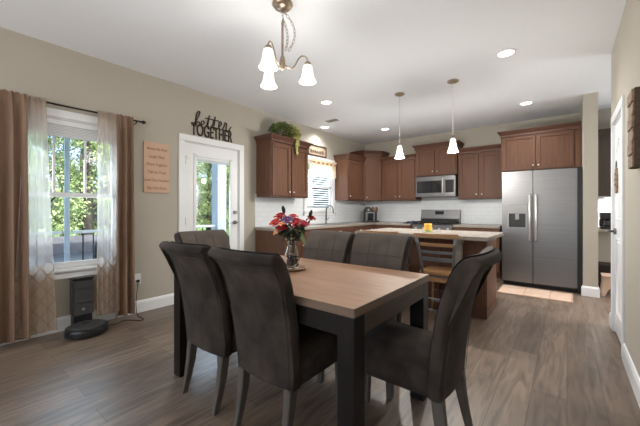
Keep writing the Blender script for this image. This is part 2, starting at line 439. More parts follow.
# rear wall of the living area with a wide window opening
rw = MB(); rw.box(XL, XR + 0.12, YR - 0.15, YR, 0, 0.3); rw.box(XL, XR + 0.12, YR - 0.15, YR, 2.4, H)
rw.box(XL, -3.6, YR - 0.15, YR, 0.3, 2.4); rw.box(0.1, XR + 0.12, YR - 0.15, YR, 0.3, 2.4)
struct(rw.build('wall_rear', M['wall']))

def base_profile_x(x, sgn, y0, y1):   # baseboard on a wall whose face is at x, room on side sgn
    t = 0.016
    mb = MB(); mb.prism([(x, 0), (x + sgn * t, 0), (x + sgn * t, 0.105), (x + sgn * t * 0.5, 0.13), (x, 0.135)], y0, y1, axis='y')
    return mb
bl = base_profile_x(XL, 1, YR, 1.945)
bl.prism([(XL, 0), (XL + .016, 0), (XL + .016, .105), (XL + .008, .13), (XL, .135)], 2.955, 3.165, axis='y')
struct(bl.build('baseboard_left', M['trim']))
br_ = base_profile_x(XR, -1, YR, 3.355)
br_.prism([(XR, 0), (XR - .016, 0), (XR - .016, .105), (XR - .008, .13), (XR, .135)], 4.172, 4.30, axis='y')
struct(br_.build('baseboard_right', M['trim']))
bc = MB()
bc.frustum((0.152, 0.343, 5.532, 5.60), 0, (0.154, 0.341, 5.534, 5.60), 0.11); bc.frustum((0.154, 0.341, 5.534, 5.60), 0.11, (0.168, 0.327, 5.548, 5.60), 0.135)
bc.box(0.325, 0.341, 5.60, 5.90, 0, 0.11)
struct(bc.build('baseboard_fridge', M['trim']))

# --- dining window (window_1)
def window(name, W, upper_v, lower_v, meet, depth=0.07):
    y0, y1, z0, z1 = W
    x = XL
    root = bpy.data.objects.new(name, None); col.objects.link(root); struct(root)
    root.location = (XL, (y0 + y1) / 2, z0)
    f = MB()
    c = 0.075
    f.box(x, x + 0.02, y0 - c, y0, z0, z1 - .001); f.box(x, x + 0.02, y1, y1 + c, z0, z1 - .001)
    f.box(x, x + 0.022, y0 - c, y1 + c, z1, z1 + c)
    f.build('window_casing', M['trim'], root, bevel=0.004, world=True)
    MB().box(x - 0.02, x + 0.055, y0 - c - 0.03, y1 + c + 0.03, z0 - 0.03, z0).build('window_sill', M['trim'], root, bevel=0.005, world=True)
    MB().box(x, x + 0.018, y0 - c, y1 + c, z0 - 0.10, z0 - 0.03).build('sill_apron', M['trim'], root, bevel=0.003, world=True)
    j = MB()
    j.box(x - 0.14, x, y0, y0 + 0.012, z0, z1); j.box(x - 0.14, x, y1 - 0.012, y1, z0, z1)
    j.box(x - 0.14, x, y0, y1, z1 - 0.012, z1); j.box(x - 0.14, x - 0.02, y0, y1, z0 - 0.001, z0 + 0.012)
    j.build('window_jamb', M['trim'], root, world=True)
    for nm, zz0, zz1, xs, vs in (('upper_sash', meet - 0.02, z1 - 0.012, x - 0.085, upper_v), ('lower_sash', z0 + 0.012, meet + 0.02, x - 0.055, lower_v)):
        s = MB(); b = 0.042
        s.box(xs, xs + 0.028, y0 + .012, y0 + .012 + b, zz0, zz1); s.box(xs, xs + 0.028, y1 - .012 - b, y1 - .012, zz0, zz1)
        s.box(xs, xs + 0.028, y0 + .012, y1 - .012, zz0, zz0 + b); s.box(xs, xs + 0.028, y0 + .012, y1 - .012, zz1 - b, zz1)
        for v in vs: s.box(xs + 0.004, xs + 0.024, v - 0.009, v + 0.009, zz0 + b, zz1 - b)
        so = s.build(nm, M['trim'], root, world=True)
        MB().box(xs + 0.010, xs + 0.014, y0 + 0.03, y1 - 0.03, zz0 + 0.02, zz1 - 0.02).build('pane', M['pane'], so, world=False).location = -root.location
    return root
w1 = window('window_1', W1, [0.755, 1.005], [], 1.315)
# raised white blind stack at the head of window 1
bs = MB()
bs.box(XL - 0.045, XL - 0.003, W1[0] + 0.02, W1[1] - 0.02, 1.985, 2.035)
for k in range(7): bs.box(XL - 0.042, XL - 0.006, W1[0] + 0.03, W1[1] - 0.03, 1.875 + k * 0.0155, 1.886 + k * 0.0155)
b1 = bs.build('raised_blind', M['blind'], w1, world=True)
w2 = window('window_2', W2, [], [], 1.62)
bs = MB()
k = 0
z = 1.20
while z < 1.93:
    a = 0.009
    bs.hexa([(XL - 0.048, W2[0] + .03, z - a), (XL - 0.026, W2[0] + .03, z + a), (XL - 0.026, W2[1] - .03, z + a), (XL - 0.048, W2[1] - .03, z - a),
             (XL - 0.048, W2[0] + .03, z - a + .002), (XL - 0.026, W2[0] + .03, z + a + .002), (XL - 0.026, W2[1] - .03, z + a + .002), (XL - 0.048, W2[1] - .03, z - a + .002)])
    z += 0.045
bs.build('slatted_blind', M['slat'], w2, world=True)

# --- patio door (door_1)
d1 = bpy.data.objects.new('door_1', None); col.objects.link(d1); struct(d1); d1.location = (XL, 2.45, 0)
c = MB(); y0, y1, _, z1 = D1
c.box(XL, XL + 0.022, y0 - 0.08, y0, 0, z1 - .001); c.box(XL, XL + 0.022, y1, y1 + 0.08, 0, z1 - .001); c.box(XL, XL + 0.024, y0 - 0.08, y1 + 0.08, z1, z1 + 0.08)
c.box(XL - 0.15, XL, y0, y0 + 0.012, 0, z1); c.box(XL - 0.15, XL, y1 - 0.012, y1, 0, z1); c.box(XL - 0.15, XL, y0, y1, z1 - 0.012, z1)
c.build('door_casing', M['trim'], d1, bevel=0.003, world=True)
gx0, gx1, gz0, gz1 = 2.17, 2.745, 0.28, 1.90
s = MB(); xa, xb = XL - 0.055, XL - 0.012
s.box(xa, xb, y0 + .014, gx0, .012, z1 - .014); s.box(xa, xb, gx1, y1 - .014, .012, z1 - .014)
s.box(xa, xb, gx0, gx1, .012, gz0); s.box(xa, xb, gx0, gx1, gz1, z1 - .014)
s.build('door_slab', M['trim'], d1, world=True)
s = MB(); q = 0.028
for a, b_, e, f in ((gx0 - .012, gx0 + q, gz0, gz1), (gx1 - q, gx1 + .012, gz0, gz1), (gx0, gx1, gz0 - .012, gz0 + q), (gx0, gx1, gz1 - q, gz1 + .012)):
    s.box(xb - .002, xb + .012, a, b_, e, f)
s.build('glass_frame', M['trim'], d1, bevel=0.004, world=True)
MB().box(XL - .036, XL - .032, gx0, gx1, gz0, gz1).build('door_glass', M['pane'], d1, world=True)
s = MB(); s.box(XL - .045, XL - .022, gx0 + .03, gx1 - .03, 1.845, 1.872)
for k in range(4): s.box(XL - .044, XL - .023, gx0 + .03, gx1 - .03, 1.81 + k * .009, 1.814 + k * .009)
s.build('enclosed_blind', M['blind'], d1, world=True)
for zz in (0.25, 1.02, 1.80):
    MB().tube([(XL + .006, y0 + .012, zz - .045), (XL + .006, y0 + .012, zz + .045)], .009).build('hinge', M['nickel'], d1, world=True)
MB().box(XL - .012, XL + .02, y0 + .02, y0 + .09, 1.852, 1.862).build('door_stop', M['nickel'], d1, world=True)
h_ = MB(); h_.tube([(XL - .013, 2.805, .985), (XL + .006, 2.805, .985)], .028, 14); h_.tube([(XL + .006, 2.805, .985), (XL + .045, 2.805, .985), (XL + .05, 2.785, .985), (XL + .05, 2.71, .983)], [.011, .011, .010, .008], 8)
h_.build('door_handle', M['steel'], d1, world=True, smooth=True)
MB().tube([(XL - .013, 2.805, 1.13), (XL + .012, 2.805, 1.13)], .027, 14).build('deadbolt', M['steel'], d1, world=True)

# --- pantry door (door_2)
d2 = bpy.data.objects.new('door_2', None); col.objects.link(d2); struct(d2); d2.location = (XR, 3.82, 0)
c = MB(); y0, y1, _, z1 = D2
c.box(XR - .013, XR, y0 - .08, y0, 0, z1 - .001); c.box(XR - .013, XR, y1, y1 + .08, 0, z1 - .001); c.box(XR - .014, XR, y0 - .08, y1 + .08, z1, z1 + .08)
c.box(XR, XR + .12, y0, y0 + .012, 0, z1); c.box(XR, XR + .12, y1 - .012, y1, 0, z1); c.box(XR, XR + .12, y0, y1, z1 - .012, z1)
c.build('door_casing', M['trim'], d2, bevel=0.003, world=True)
s = MB(); s.box(XR + .012, XR + .045, y0 + .014, y1 - .014, .012, z1 - .014)
s.build('door_slab', M['trim'], d2, world=True)
s = MB()
def arch_ring(ya, yb, za, zb, rise, w):
    pts = [(ya, za), (yb, za), (yb, zb)]
    for k in range(1, 10):
        t = k / 10; pts.append((yb + (ya - yb) * t, zb + rise * math.sin(PI * t)))
    pts.append((ya, zb))
    s.tube([(XR + .012, p[0], p[1]) for p in pts], w, 6, closed=True)
arch_ring(y0 + .12, y1 - .12, 1.08, 1.71, .09, .009)
arch_ring(y0 + .12, y1 - .12, .22, .90, 0, .009)
arch_ring(y0 + .15, y1 - .15, 1.11, 1.68, .08, .006)
arch_ring(y0 + .15, y1 - .15, .25, .87, 0, .006)
s.build('panel_moulding', M['trim'], d2, world=True, smooth=True)
for zz in (0.25, 1.05, 1.78):
    MB().tube([(XR + .006, y0 + .012, zz - .045), (XR + .006, y0 + .012, zz + .045)], .009).build('hinge', M['nickel'], d2, world=True)
h_ = MB(); h_.tube([(XR + .012, 4.02, .965), (XR - .006, 4.02, .965)], .028, 14); h_.tube([(XR - .006, 4.02, .965), (XR - .045, 4.02, .965), (XR - .052, 4.01, .965), (XR - .055, 3.92, .965)], [.011, .011, .010, .008], 8)
h_.build('door_handle', M['steel'], d2, world=True, smooth=True)

# --- tile backsplashes
struct(MB().box(-3.81, -0.87, YB - 0.010, YB, 0.90, 1.42).build('trim_1', M['tile_x']))
t = MB(); t.box(XL, XL + 0.010, 3.17, W2[0] - .11, 0.90, 1.42); t.box(XL, XL + 0.010, W2[0] - .11, W2[1] + .11, 0.90, 1.055); t.box(XL, XL + .010, W2[1] + .11, YB - .01, .90, 1.42)
struct(t.build('trim_2', M['tile_y']))
struct(MB().box(0.33, 2.0, YB - 0.010, YB, 0.90, 1.42).build('trim_3', M['tile_x']))

# ---------------------------------------------------------------- cabinets
def door_mb(T, x0, x1, z0, z1, y=-0.02):
    # raised panel door in local coordinates, front towards -y
    mb = MB(T); r = 0.055
    mb.box(x0, x0 + r, y, 0, z0, z1); mb.box(x1 - r, x1, y, 0, z0, z1)
    mb.box(x0 + r, x1 - r, y, 0, z0, z0 + r); mb.box(x0 + r, x1 - r, y, 0, z1 - r, z1)
    mb.box(x0 + r, x1 - r, y + 0.012, -0.001, z0 + r, z1 - r)
    e = .006   # small inner bead round the flat recessed panel
    for a, b_, c, d in ((x0 + r, x0 + r + e, z0 + r, z1 - r), (x1 - r - e, x1 - r, z0 + r, z1 - r), (x0 + r, x1 - r, z0 + r, z0 + r + e), (x0 + r, x1 - r, z1 - r - e, z1 - r)):
        mb.box(a, b_, y + .006, y + .0125, c, d)
    return mb
def knob_mb(T, x, z, y=-0.02):
    mb = MB(T @ TR(x, y, z) @ Matrix.Rotation(PI / 2, 4, 'X'))
    mb.lathe([(.006, -.001), (.006, .012), (.014, .016), (.014, .022), (.008, .027), (0, .028)], n=12)
    return mb
I4 = Matrix.Identity(4)
def cabinet(name, label, cat, loc, rz, w, d, h, doors, drawers=(), crown=True, knob_low=True, m='cab', toe=False, crown_sides=(1, 1), group=None, box_only=None):
    root = thing(name, label, cat, loc, rz, group)
    body = MB()
    if toe:
        body.box(0, w, 0, d, .10, h); body.box(.0, w, .07, d, 0, .10)
    else: body.box(0, w, 0, d, 0, h)
    body.build('cabinet_body', M[m], root)
    if crown:
        cm = MB(); l, r = crown_sides
        cm.box(-.008 * l, w + .008 * r, -.03, d, h - .035, h)
        cm.frustum((-.008 * l, w + .008 * r, -.03, d), h, (-.045 * l, w + .045 * r, -.07, d), h + .05)
        cm.box(-.05 * l, w + .05 * r, -.075, d, h + .05, h + .062)
        cm.build('crown_moulding', M['cab_crown'] if m == 'cab' else M[m], root)
    for (a, b_, z0, z1, kside) in doors:
        dm = door_mb(I4, a, b_, z0, z1).build('door', M[m], root, bevel=0.0025)
        kx = b_ - .03 if kside > 0 else a + .03
        kz = z0 + .06 if knob_low else z1 - .06
        knob_mb(I4, kx, kz).build('knob', M['nickel'], dm, smooth=True)
    for (a, b_, z0, z1) in drawers:
        dm = MB(); dm.box(a, b_, -.02, 0, z0, z1); dm.box(a + .02, b_ - .02, -.023, -.02, z0 + .02, z1 - .02)
        dm = dm.build('drawer', M[m], root, bevel=0.0025)
        knob_mb(I4, (a + b_) / 2, (z0 + z1) / 2, -.023).build('knob', M['nickel'], dm, smooth=True)
    return root
CB = 1.37
def two(w, z0, z1): return [(.022, w / 2 - .016, z0, z1, 1), (w / 2 + .016, w - .022, z0, z1, -1)]
# left wall uppers (rz = 90 deg: local x -> world y, front -> +x)
w = 0.86; cabinet('wall_cabinet', 'double door brown wall cabinet with the trailing plant on top', 'cabinet', (-3.49, 3.20, CB), PI / 2, w, .33, .875, two(w, .02, .82))
w = 0.635; cabinet('wall_cabinet', 'brown wall cabinet just right of the kitchen window', 'cabinet', (-3.49, 5.30, CB), PI / 2, w, .33, .875, [(.022, w - .022, .02, .82, -1)], crown_sides=(1, 0))
# diagonal corner upper
rt = thing('corner_cabinet', 'tall diagonal brown cabinet in the corner of the room', 'cabinet', (-3.35, 6.08, CB))
poly = [(-3.815, 6.545), (-3.815, 5.942), (-3.49, 5.942), (-3.212, 6.22), (-3.212, 6.545)]
MB().prism(poly, CB, 2.40).build('cabinet_body', M['cab'], rt, world=True) if False else None
mb = MB(); mb.prism(poly, CB, 2.40); mb.build('cabinet_body', M['cab'], rt, world=True)
cm = MB()
def off(o): return [(-3.815, 6.545), (-3.815, 5.942 - o), (-3.49 + .4 * o, 5.942 - o), (-3.212 + o, 6.22 - .4 * o), (-3.212 + o, 6.545)]
A_ = [cm.v((*p, 2.40)) for p in off(.012)]; B_ = [cm.v((*p, 2.45)) for p in off(.05)]; C_ = [cm.v((*p, 2.462)) for p in off(.055)]; Z_ = [cm.v((*p, 2.365)) for p in off(.012)]
for P_, Q_ in ((Z_, A_), (A_, B_), (B_, C_)):
    for i in range(5): cm.face([P_[i], P_[(i + 1) % 5], Q_[(i + 1) % 5], Q_[i]])
cm.face(C_); cm.face(list(reversed(Z_)))
cm.build('crown_moulding', M['cab_crown'], rt, world=True)
T45 = TR(-3.49, 5.942, CB) @ RZ(PI / 4)
L45 = math.hypot(.278, .278)
dd = door_mb(T45, .03, L45 - .03, .012, .985).build('door', M['cab'], rt, bevel=0.0025, world=True)
kk = knob_mb(T45, .06, .07); kk.bm.transform((Matrix.Translation(rt.location)).inverted()); kk.build('knob', M['nickel'], dd, smooth=True)
# back wall uppers (front y = 6.22)
w = .775; cabinet('wall_cabinet', 'brown two-door wall cabinet left of the microwave', 'cabinet', (-3.20, 6.22, CB), 0, w, .325, .875, two(w, .02, .82), crown_sides=(0, 0))
w = .795; cabinet('wall_cabinet', 'short raised brown wall cabinet directly above the microwave', 'cabinet', (-2.415, 6.17, 1.84), 0, w, .375, .56, two(w, .02, .51))
w = .735; cabinet('wall_cabinet', 'brown two-door wall cabinet between microwave and refrigerator', 'cabinet', (-1.61, 6.22, CB), 0, w, .325, .875, two(w, .02, .82), crown_sides=(0, 0))
w = 1.025; cabinet('wall_cabinet', 'wide deep brown cabinet above the refrigerator', 'cabinet', (-.865, 5.97, 1.80), 0, w, .575, .60, [(.02, .475, .012, .56, 1), (.485, .945, .012, .56, -1)], crown_sides=(1, 0))
# dark pantry upper
w = .80; cabinet('wall_cabinet', 'dark espresso wall cabinet seen through the passage', 'cabinet', (.335, 6.22, CB), 0, w, .325, .92, two(w, .012, .88), m='cab_dark', crown_sides=(0, 1))

# base cabinets, height .855 below a .04 counter
BH = .853
def base(label, loc, rz, w, n, d=.60, drawers=True, m='cab'):
    ds = []; dr = []
    for k in range(n):
        a = .006 + k * (w / n); b_ = (k + 1) * w / n - .006
        zt = .68 if drawers else .84
        ds.append((a, b_, .115, zt, 1 if k % 2 == 0 and n > 1 else -1))
        if drawers: dr.append((a, b_, .695, .84))
    return cabinet('base_cabinet', label, 'cabinet', loc, rz, w, d, BH, ds, dr, crown=False, knob_low=False, m=m, toe=True)
base('brown base cabinet at the near end of the left counter', (-3.215, 3.18, 0), PI / 2, .90, 2)
base('brown base cabinet under the kitchen sink and window', (-3.215, 4.085, 0), PI / 2, .995, 2, drawers=False)
base('brown base cabinet between the sink and the corner', (-3.215, 5.085, 0), PI / 2, .855, 2)
base('brown corner base cabinet left of the range', (-3.21, 5.945, 0), 0, .785, 2)
base('brown base cabinet between range and refrigerator', (-1.625, 5.945, 0), 0, .745, 2)
# counters
ct = MB()
ct.prism([(XL + .011, 3.16), (-3.185, 3.16), (-3.185, 5.915), (-2.42, 5.915), (-2.42, YB - .011), (XL + .011, YB - .011)], .855, .895)
tag(ct.build('countertop', M['counter'], bevel=.004), 'speckled beige counter running under the kitchen window to the range', 'countertop')
tag(MB().box(-1.63, -.875, 5.915, YB - .011, .855, .895).build('countertop', M['counter'], bevel=.004), 'speckled beige counter between range and refrigerator', 'countertop')

# island
isl = thing('kitchen_island', 'brown kitchen island base with seating side', 'island', (-1.40, 3.98, 0))
b_ = MB(); b_.box(-2.06, -.68, 3.70, 4.28, .0, BH); b_.build('cabinet_body', M['cab'], isl, world=True)
b_ = MB(); b_.box(-.68, -.666, 3.69, 4.29, 0, .09); b_.box(-.70, -.666, 3.686, 3.70, 0, .09); b_.box(-2.06, -.70, 3.686, 3.70, 0, .09); b_.build('base_moulding', M['cab_crown'], isl, world=True)
b_ = MB(); b_.box(-.68, -.670, 3.705, 4.275, .09, BH); b_.build('end_panel', M['cab'], isl, world=True)
for x0 in (-2.05, -1.60, -1.15):
    T_ = TR(x0, 3.70, 0)
    door_mb(T_, 0, .44, .12, .84, -.012).build('back_panel', M['cab'], isl, world=True)
b_ = MB(); b_.box(-.975, -.905, 3.62, 3.69, 0, BH); b_.box(-.985, -.895, 3.61, 3.69, 0, .10); b_.box(-.985, -.895, 3.61, 3.69, .80, BH)
b_.build('support_post', M['greypaint'], isl, world=True)
for k in range(2):
    x0 = -2.04 + k * .69
    T_ = TR(x0 + .66, 4.28, 0) @ RZ(PI)
    dmm = door_mb(T_, 0, .66, .115, .84).build('door', M['cab'], isl, world=True)
tag(MB().box(-2.14, -.60, 3.41, 4.36, .855, .895).build('countertop', M['counter'], bevel=.005), 'speckled beige island counter under the two pendant lamps', 'countertop')

# pantry nook furniture
ul = thing('under_cabinet_light', 'slim light bar under the dark wall cabinet beyond the passage', 'lamp', (.735, 6.40, CB - .002))
MB().box(-.30, .30, -.02, .02, -.018, 0).build('housing', M['frost'], ul)
MB().box(-.29, .29, -.015, .015, -.021, -.0185).build('diffuser', M['lens'], ul)
ud = bpy.data.lights.new('lamp_light', 'AREA'); ud.shape = 'RECTANGLE'; ud.size = .55; ud.size_y = .03; ud.energy = 11
uo = bpy.data.objects.new('lamp_light', ud); col.objects.link(uo); uo.parent = ul; uo.location = (0, 0, -.024)
pc = thing('pantry_desk', 'pale counter desk seen through the passage', 'desk', (.80, 6.2, 0))
b_ = MB(); b_.box(.335, 1.6, 5.98, 6.53, .855, .885); b_.build('worktop', M['counter'], pc, world=True, bevel=.003)
MB().box(.335, 1.6, 6.05, 6.08, .42, .855).build('front_panel', M['greypaint'], pc, world=True)
MB().box(.335, 1.6, 6.03, 6.08, .37, .42).build('lower_rail', M['cab_dark'], pc, world=True)
MB().box(.335, 1.6, 6.25, 6.28, 0, .42).build('back_panel', M['tableapron'], pc, world=True)
cf = thing('coffee_maker', 'black coffee maker on the pale counter beyond the passage', 'coffee maker', (.46, 6.20, .886))
b_ = MB(); b_.box(.38, .58, 6.10, 6.34, .886, .92); b_.box(.38, .58, 6.24, 6.34, .92, 1.04); b_.box(.38, .58, 6.09, 6.34, 1.04, 1.13); b_.build('housing', M['black'], cf, world=True, bevel=.008)
MB().lathe([(.0, 0), (.055, 0), (.065, .03), (.06, .08), (.045, .11), (0, .11)], (.48, 6.165, .922), 16).build('carafe', M['darkglass'], cf, world=True, smooth=True)
ss = thing('step_stool', 'small tan wooden step stool on the passage floor', 'stool', (.46, 5.75, 0))
b_ = MB()
def side(y0_, y1_):
    b_.prism([(.36, 0), (.40, 0), (.44, .10), (.48, .12), (.52, .10), (.56, 0), (.60, 0), (.58, .26), (.38, .26)], y0_, y1_, axis='y')
side(5.66, 5.68)
b_.build('side_panel', M['kraft2'], ss, world=True, bevel=.003)
b_ = MB(); side(5.88, 5.90); b_.build('side_panel', M['kraft2'], ss, world=True, bevel=.003)
MB().box(.37, .59, 5.64, 5.92, .261, .281).build('tread', M['kraft2'], ss, world=True, bevel=.005)

# ---------------------------------------------------------------- appliances
fr = thing('refrigerator', 'stainless side-by-side refrigerator with a water dispenser', 'refrigerator', (-.345, 5.95, 0))
MB().box(-.795, .105, 5.68, 6.45, .05, 1.74).build('housing', M['black'], fr, world=True, bevel=.004)
MB().box(.114, .166, 5.61, 6.40, .02, 1.755).build('black_side_panel', M['black'], fr, world=True, bevel=.002)
MB().box(-.79, .10, 5.66, 5.70, .0, .05).build('kick_grille', M['black'], fr, world=True)
for (a, b2, hx) in ((-.80, -.402, -.435), (-.394, .112, -.36)):
    dm = MB()
    if hx == -.435:      # freezer door with a recess for the dispenser
        dm.box(a, -.72, 5.60, 5.675, .07, 1.755); dm.box(-.475, b2, 5.60, 5.675, .07, 1.755)
        dm.box(-.72, -.475, 5.60, 5.675, .07, .885); dm.box(-.72, -.475, 5.60, 5.675, 1.235, 1.755); dm.box(-.72, -.475, 5.655, 5.675, .885, 1.235)
        dm = dm.build('freezer_door', M['steel'], fr, world=True)
    else:
        dm.box(a, b2, 5.60, 5.675, .07, 1.755); dm = dm.build('fridge_door', M['steel'], fr, world=True, bevel=.006)
    hm = MB(TR(*(-fr.location)))
    hm.tube([(hx, 5.60, 1.40), (hx, 5.555, 1.38), (hx, 5.545, 1.05), (hx, 5.555, .72), (hx, 5.60, .70)], [.010, .013, .014, .013, .010], 10)
    hm.build('handle', M['nickel'], dm, smooth=True)
ds = MB(); ds.box(-.72, -.705, 5.596, 5.64, .885, 1.235); ds.box(-.49, -.475, 5.596, 5.64, .885, 1.235); ds.box(-.705, -.49, 5.596, 5.64, 1.11, 1.235); ds.box(-.705, -.49, 5.596, 5.654, .885, .90)
ds.build('dispenser_frame', M['toastergrey'], fr, world=True)
MB().box(-.704, -.491, 5.640, 5.654, .901, 1.109).build('dispenser_recess', M['black'], fr, world=True)
ds = MB(); ds.box(-.625, -.575, 5.615, 5.639, 1.02, 1.108); ds.build('dispenser_paddle', M['toastergrey'], fr, world=True)

mw = thing('microwave', 'stainless over-range microwave oven with a dark window', 'microwave', (-2.0, 6.15, 1.43))
MB().box(-2.40, -1.64, 6.15, 6.53, 1.43, 1.825).build('housing', M['steel'], mw, world=True, bevel=.004)
dm = MB(); dm.box(-2.395, -1.835, 6.125, 6.149, 1.45, 1.82); mwd = dm.build('door', M['steel'], mw, world=True, bevel=.004)
dm = MB(TR(*(-mw.location))); dm.box(-2.365, -1.885, 6.119, 6.126, 1.50, 1.735); dm.build('dark_window', M['darkglass'], mwd)
dm = MB(TR(*(-mw.location))); dm.tube([(-1.855, 6.125, 1.79), (-1.855, 6.09, 1.77), (-1.855, 6.09, 1.50), (-1.855, 6.125, 1.48)], .010, 8); dm.build('handle', M['nickel'], mwd, smooth=True)
cp = MB().box(-1.825, -1.65, 6.125, 6.149, 1.45, 1.82).build('control_panel', M['steel'], mw, world=True, bevel=.003)
dm = MB(TR(*(-mw.location))); dm.box(-1.815, -1.66, 6.119, 6.126, 1.50, 1.74); dm.build('keypad', M['darkglass'], cp)

rg = thing('range', 'stainless gas range with black grates between the counters', 'range', (-2.02, 6.2, 0))
MB().box(-2.40, -1.645, 5.95, 6.50, .02, .885).build('housing', M['steel'], rg, world=True, bevel=.004)
MB().box(-2.405, -1.64, 5.93, 6.47, .886, .905).build('cooktop', M['black'], rg, world=True, bevel=.004)
g = MB()
for gx in (-2.37, -2.02 - .115, -1.90):
    x0, x1 = gx, gx + .23
    for yy in (5.97, 6.19, 6.41): g.box(x0, x1, yy, yy + .014, .925, .943)
    for xx in (x0, (x0 + x1) / 2, x1 - .014): g.box(xx, xx + .014, 5.97, 6.424, .925, .943)
    for xx in (x0, x1 - .014):
        for yy in (5.97, 6.41): g.box(xx, xx + .014, yy, yy + .014, .905, .926)
g.build('grate', M['blackmetal'], rg, world=True)
for (bx, by) in ((-2.25, 6.07), (-2.25, 6.32), (-1.79, 6.07), (-1.79, 6.32), (-2.02, 6.2)):
    MB().lathe([(.05, .905), (.05, .915), (.035, .917), (.035, .923), (0, .923)], (bx, by, 0), 16).build('burner', M['blackmetal'], rg, world=True)
bgd = MB().prism([(6.43, .90), (6.53, .90), (6.53, 1.17), (6.47, 1.17), (6.43, 1.00)], -2.405, -1.64, axis='x').build('backguard', M['steel'], rg, world=True, bevel=.003)
MB().box(-2.395, -1.65, 6.423, 6.43, .905, .99).build('vent_strip', M['black'], rg, world=True)
MB().prism([(6.441, 1.075), (6.448, 1.075), (6.465, 1.145), (6.458, 1.145)], -2.11, -1.94, axis='x').build('clock_display', M['display'], rg, world=True)
MB().box(-2.38, -1.665, 5.925, 5.949, .22, .74).build('oven_door', M['steel'], rg, world=True, bevel=.003)
MB().tube([(-2.33, 5.925, .70), (-2.33, 5.88, .70), (-1.715, 5.88, .70), (-1.715, 5.925, .70)], .011, 8).build('oven_handle', M['nickel'], rg, world=True)
for kx in (-2.32, -2.17, -2.02, -1.87, -1.72):
    MB(TR(kx, 5.95, .81) @ Matrix.Rotation(PI / 2, 4, 'X')).lathe([(.022, 0), (.022, .02), (.018, .035), (0, .036)], n=14).build('knob', M['nickel'], rg, world=True)

# sink and faucet
sk = MB(); sk.box(-3.66, -3.30, 4.50, 5.18, .896, .900)
tag(sk.build('sink_rim', M['steel'], bevel=.001), 'stainless sink rim set in the counter under the window', 'sink')
fc = thing('faucet', 'silver gooseneck faucet under the kitchen window', 'faucet', (-3.69, 4.84, .896))
MB().lathe([(.028, 0), (.028, .01), (.018, .03), (.016, .08), (0, .08)], (-3.69, 4.84, .896), 14).build('faucet_base', M['steel'], fc, world=True, smooth=True)
pts = [(-3.69, 4.84, .97), (-3.69, 4.84, 1.15)] + [(-3.69 + .085 - .085 * math.cos(a), 4.84, 1.15 + .10 * math.sin(a)) for a in [PI * k / 10 for k in range(1, 11)]] + [(-3.52, 4.84, 1.10)]
MB().tube(pts, .014, 8).build('spout', M['steel'], fc, world=True, smooth=True)
MB().tube([(-3.69, 4.85, .96), (-3.69, 4.90, .985), (-3.69, 4.93, 1.03)], .006, 6).build('lever', M['steel'], fc, world=True, smooth=True)

# countertop appliance in the corner
tk = thing('espresso_machine', 'black and silver espresso machine in the counter corner', 'coffee machine', (-3.42, 6.14, .896), PI / 4 * .9)
b_ = MB(); b_.box(-.15, .15, -.13, .13, 0, .035); b_.build('drip_base', M['black'], tk, bevel=.006)
b_ = MB(); b_.box(-.15, .13, .0, .13, .036, .30); b_.build('housing', M['charcoal'], tk, bevel=.01)
b_ = MB(); b_.box(-.125, -.105, -.10, 0, .036, .21); b_.box(.035, .055, -.10, 0, .036, .21); b_.box(-.125, .055, -.10, 0, .20, .22); b_.build('silver_frame', M['toastergrey'], tk, bevel=.003)
b_ = MB(); b_.box(-.104, .034, -.092, -.001, .036, .199); b_.build('water_tank', M['display'], tk)
b_ = MB(); b_.box(-.15, -.02, -.09, 0, .225, .345); b_.build('brew_head', M['black'], tk, bevel=.02)
b_ = MB(TR(-.075, -.09, .27) @ Matrix.Rotation(PI / 2, 4, 'X')); b_.lathe([(.022, 0), (.022, .006), (0, .006)], n=14); b_.build('dial', M['toastergrey'], tk)
b_ = MB(); b_.lathe([(.05, 0), (.07, .03), (.07, .10), (.06, .12), (0, .12)], (.075, -.01, .22), 16); b_.build('bean_hopper', M['brownplastic'], tk, smooth=True)
b_ = MB(); b_.tube([(.09, -.06, .04), (.09, -.06, .20)], .022, 10); b_.build('steam_wand', M['black'], tk)

# small counter items
cl = MB(); cl.grid(lambda u, v: (-2.60 + .26 * u, 5.99 + .20 * v, .905 + .03 * abs(math.sin(5 * u + 2 * v)) * math.sin(PI * u) * math.sin(PI * v) + .018 * math.sin(PI * v) * math.sin(PI * u)), 12, 8)
tag(cl.build('dish_cloth', M['navy'], solid=.008, smooth=True), 'dark navy dish cloth on the counter left of the range', 'cloth')
cd = thing('candle', 'yellow jar candle on the island counter', 'candle', (-1.33, 3.80, .896))
MB().lathe([(.046, .028), (.046, .098), (.042, .102), (0, .102)], (0, 0, 0), 20).build('wax', M['yellow'], cd, smooth=False)
MB().lathe([(.0465, 0), (.0475, .004), (.0475, .028), (0, .028)], (0, 0, 0), 20).build('green_base', M['greenlabel'], cd)

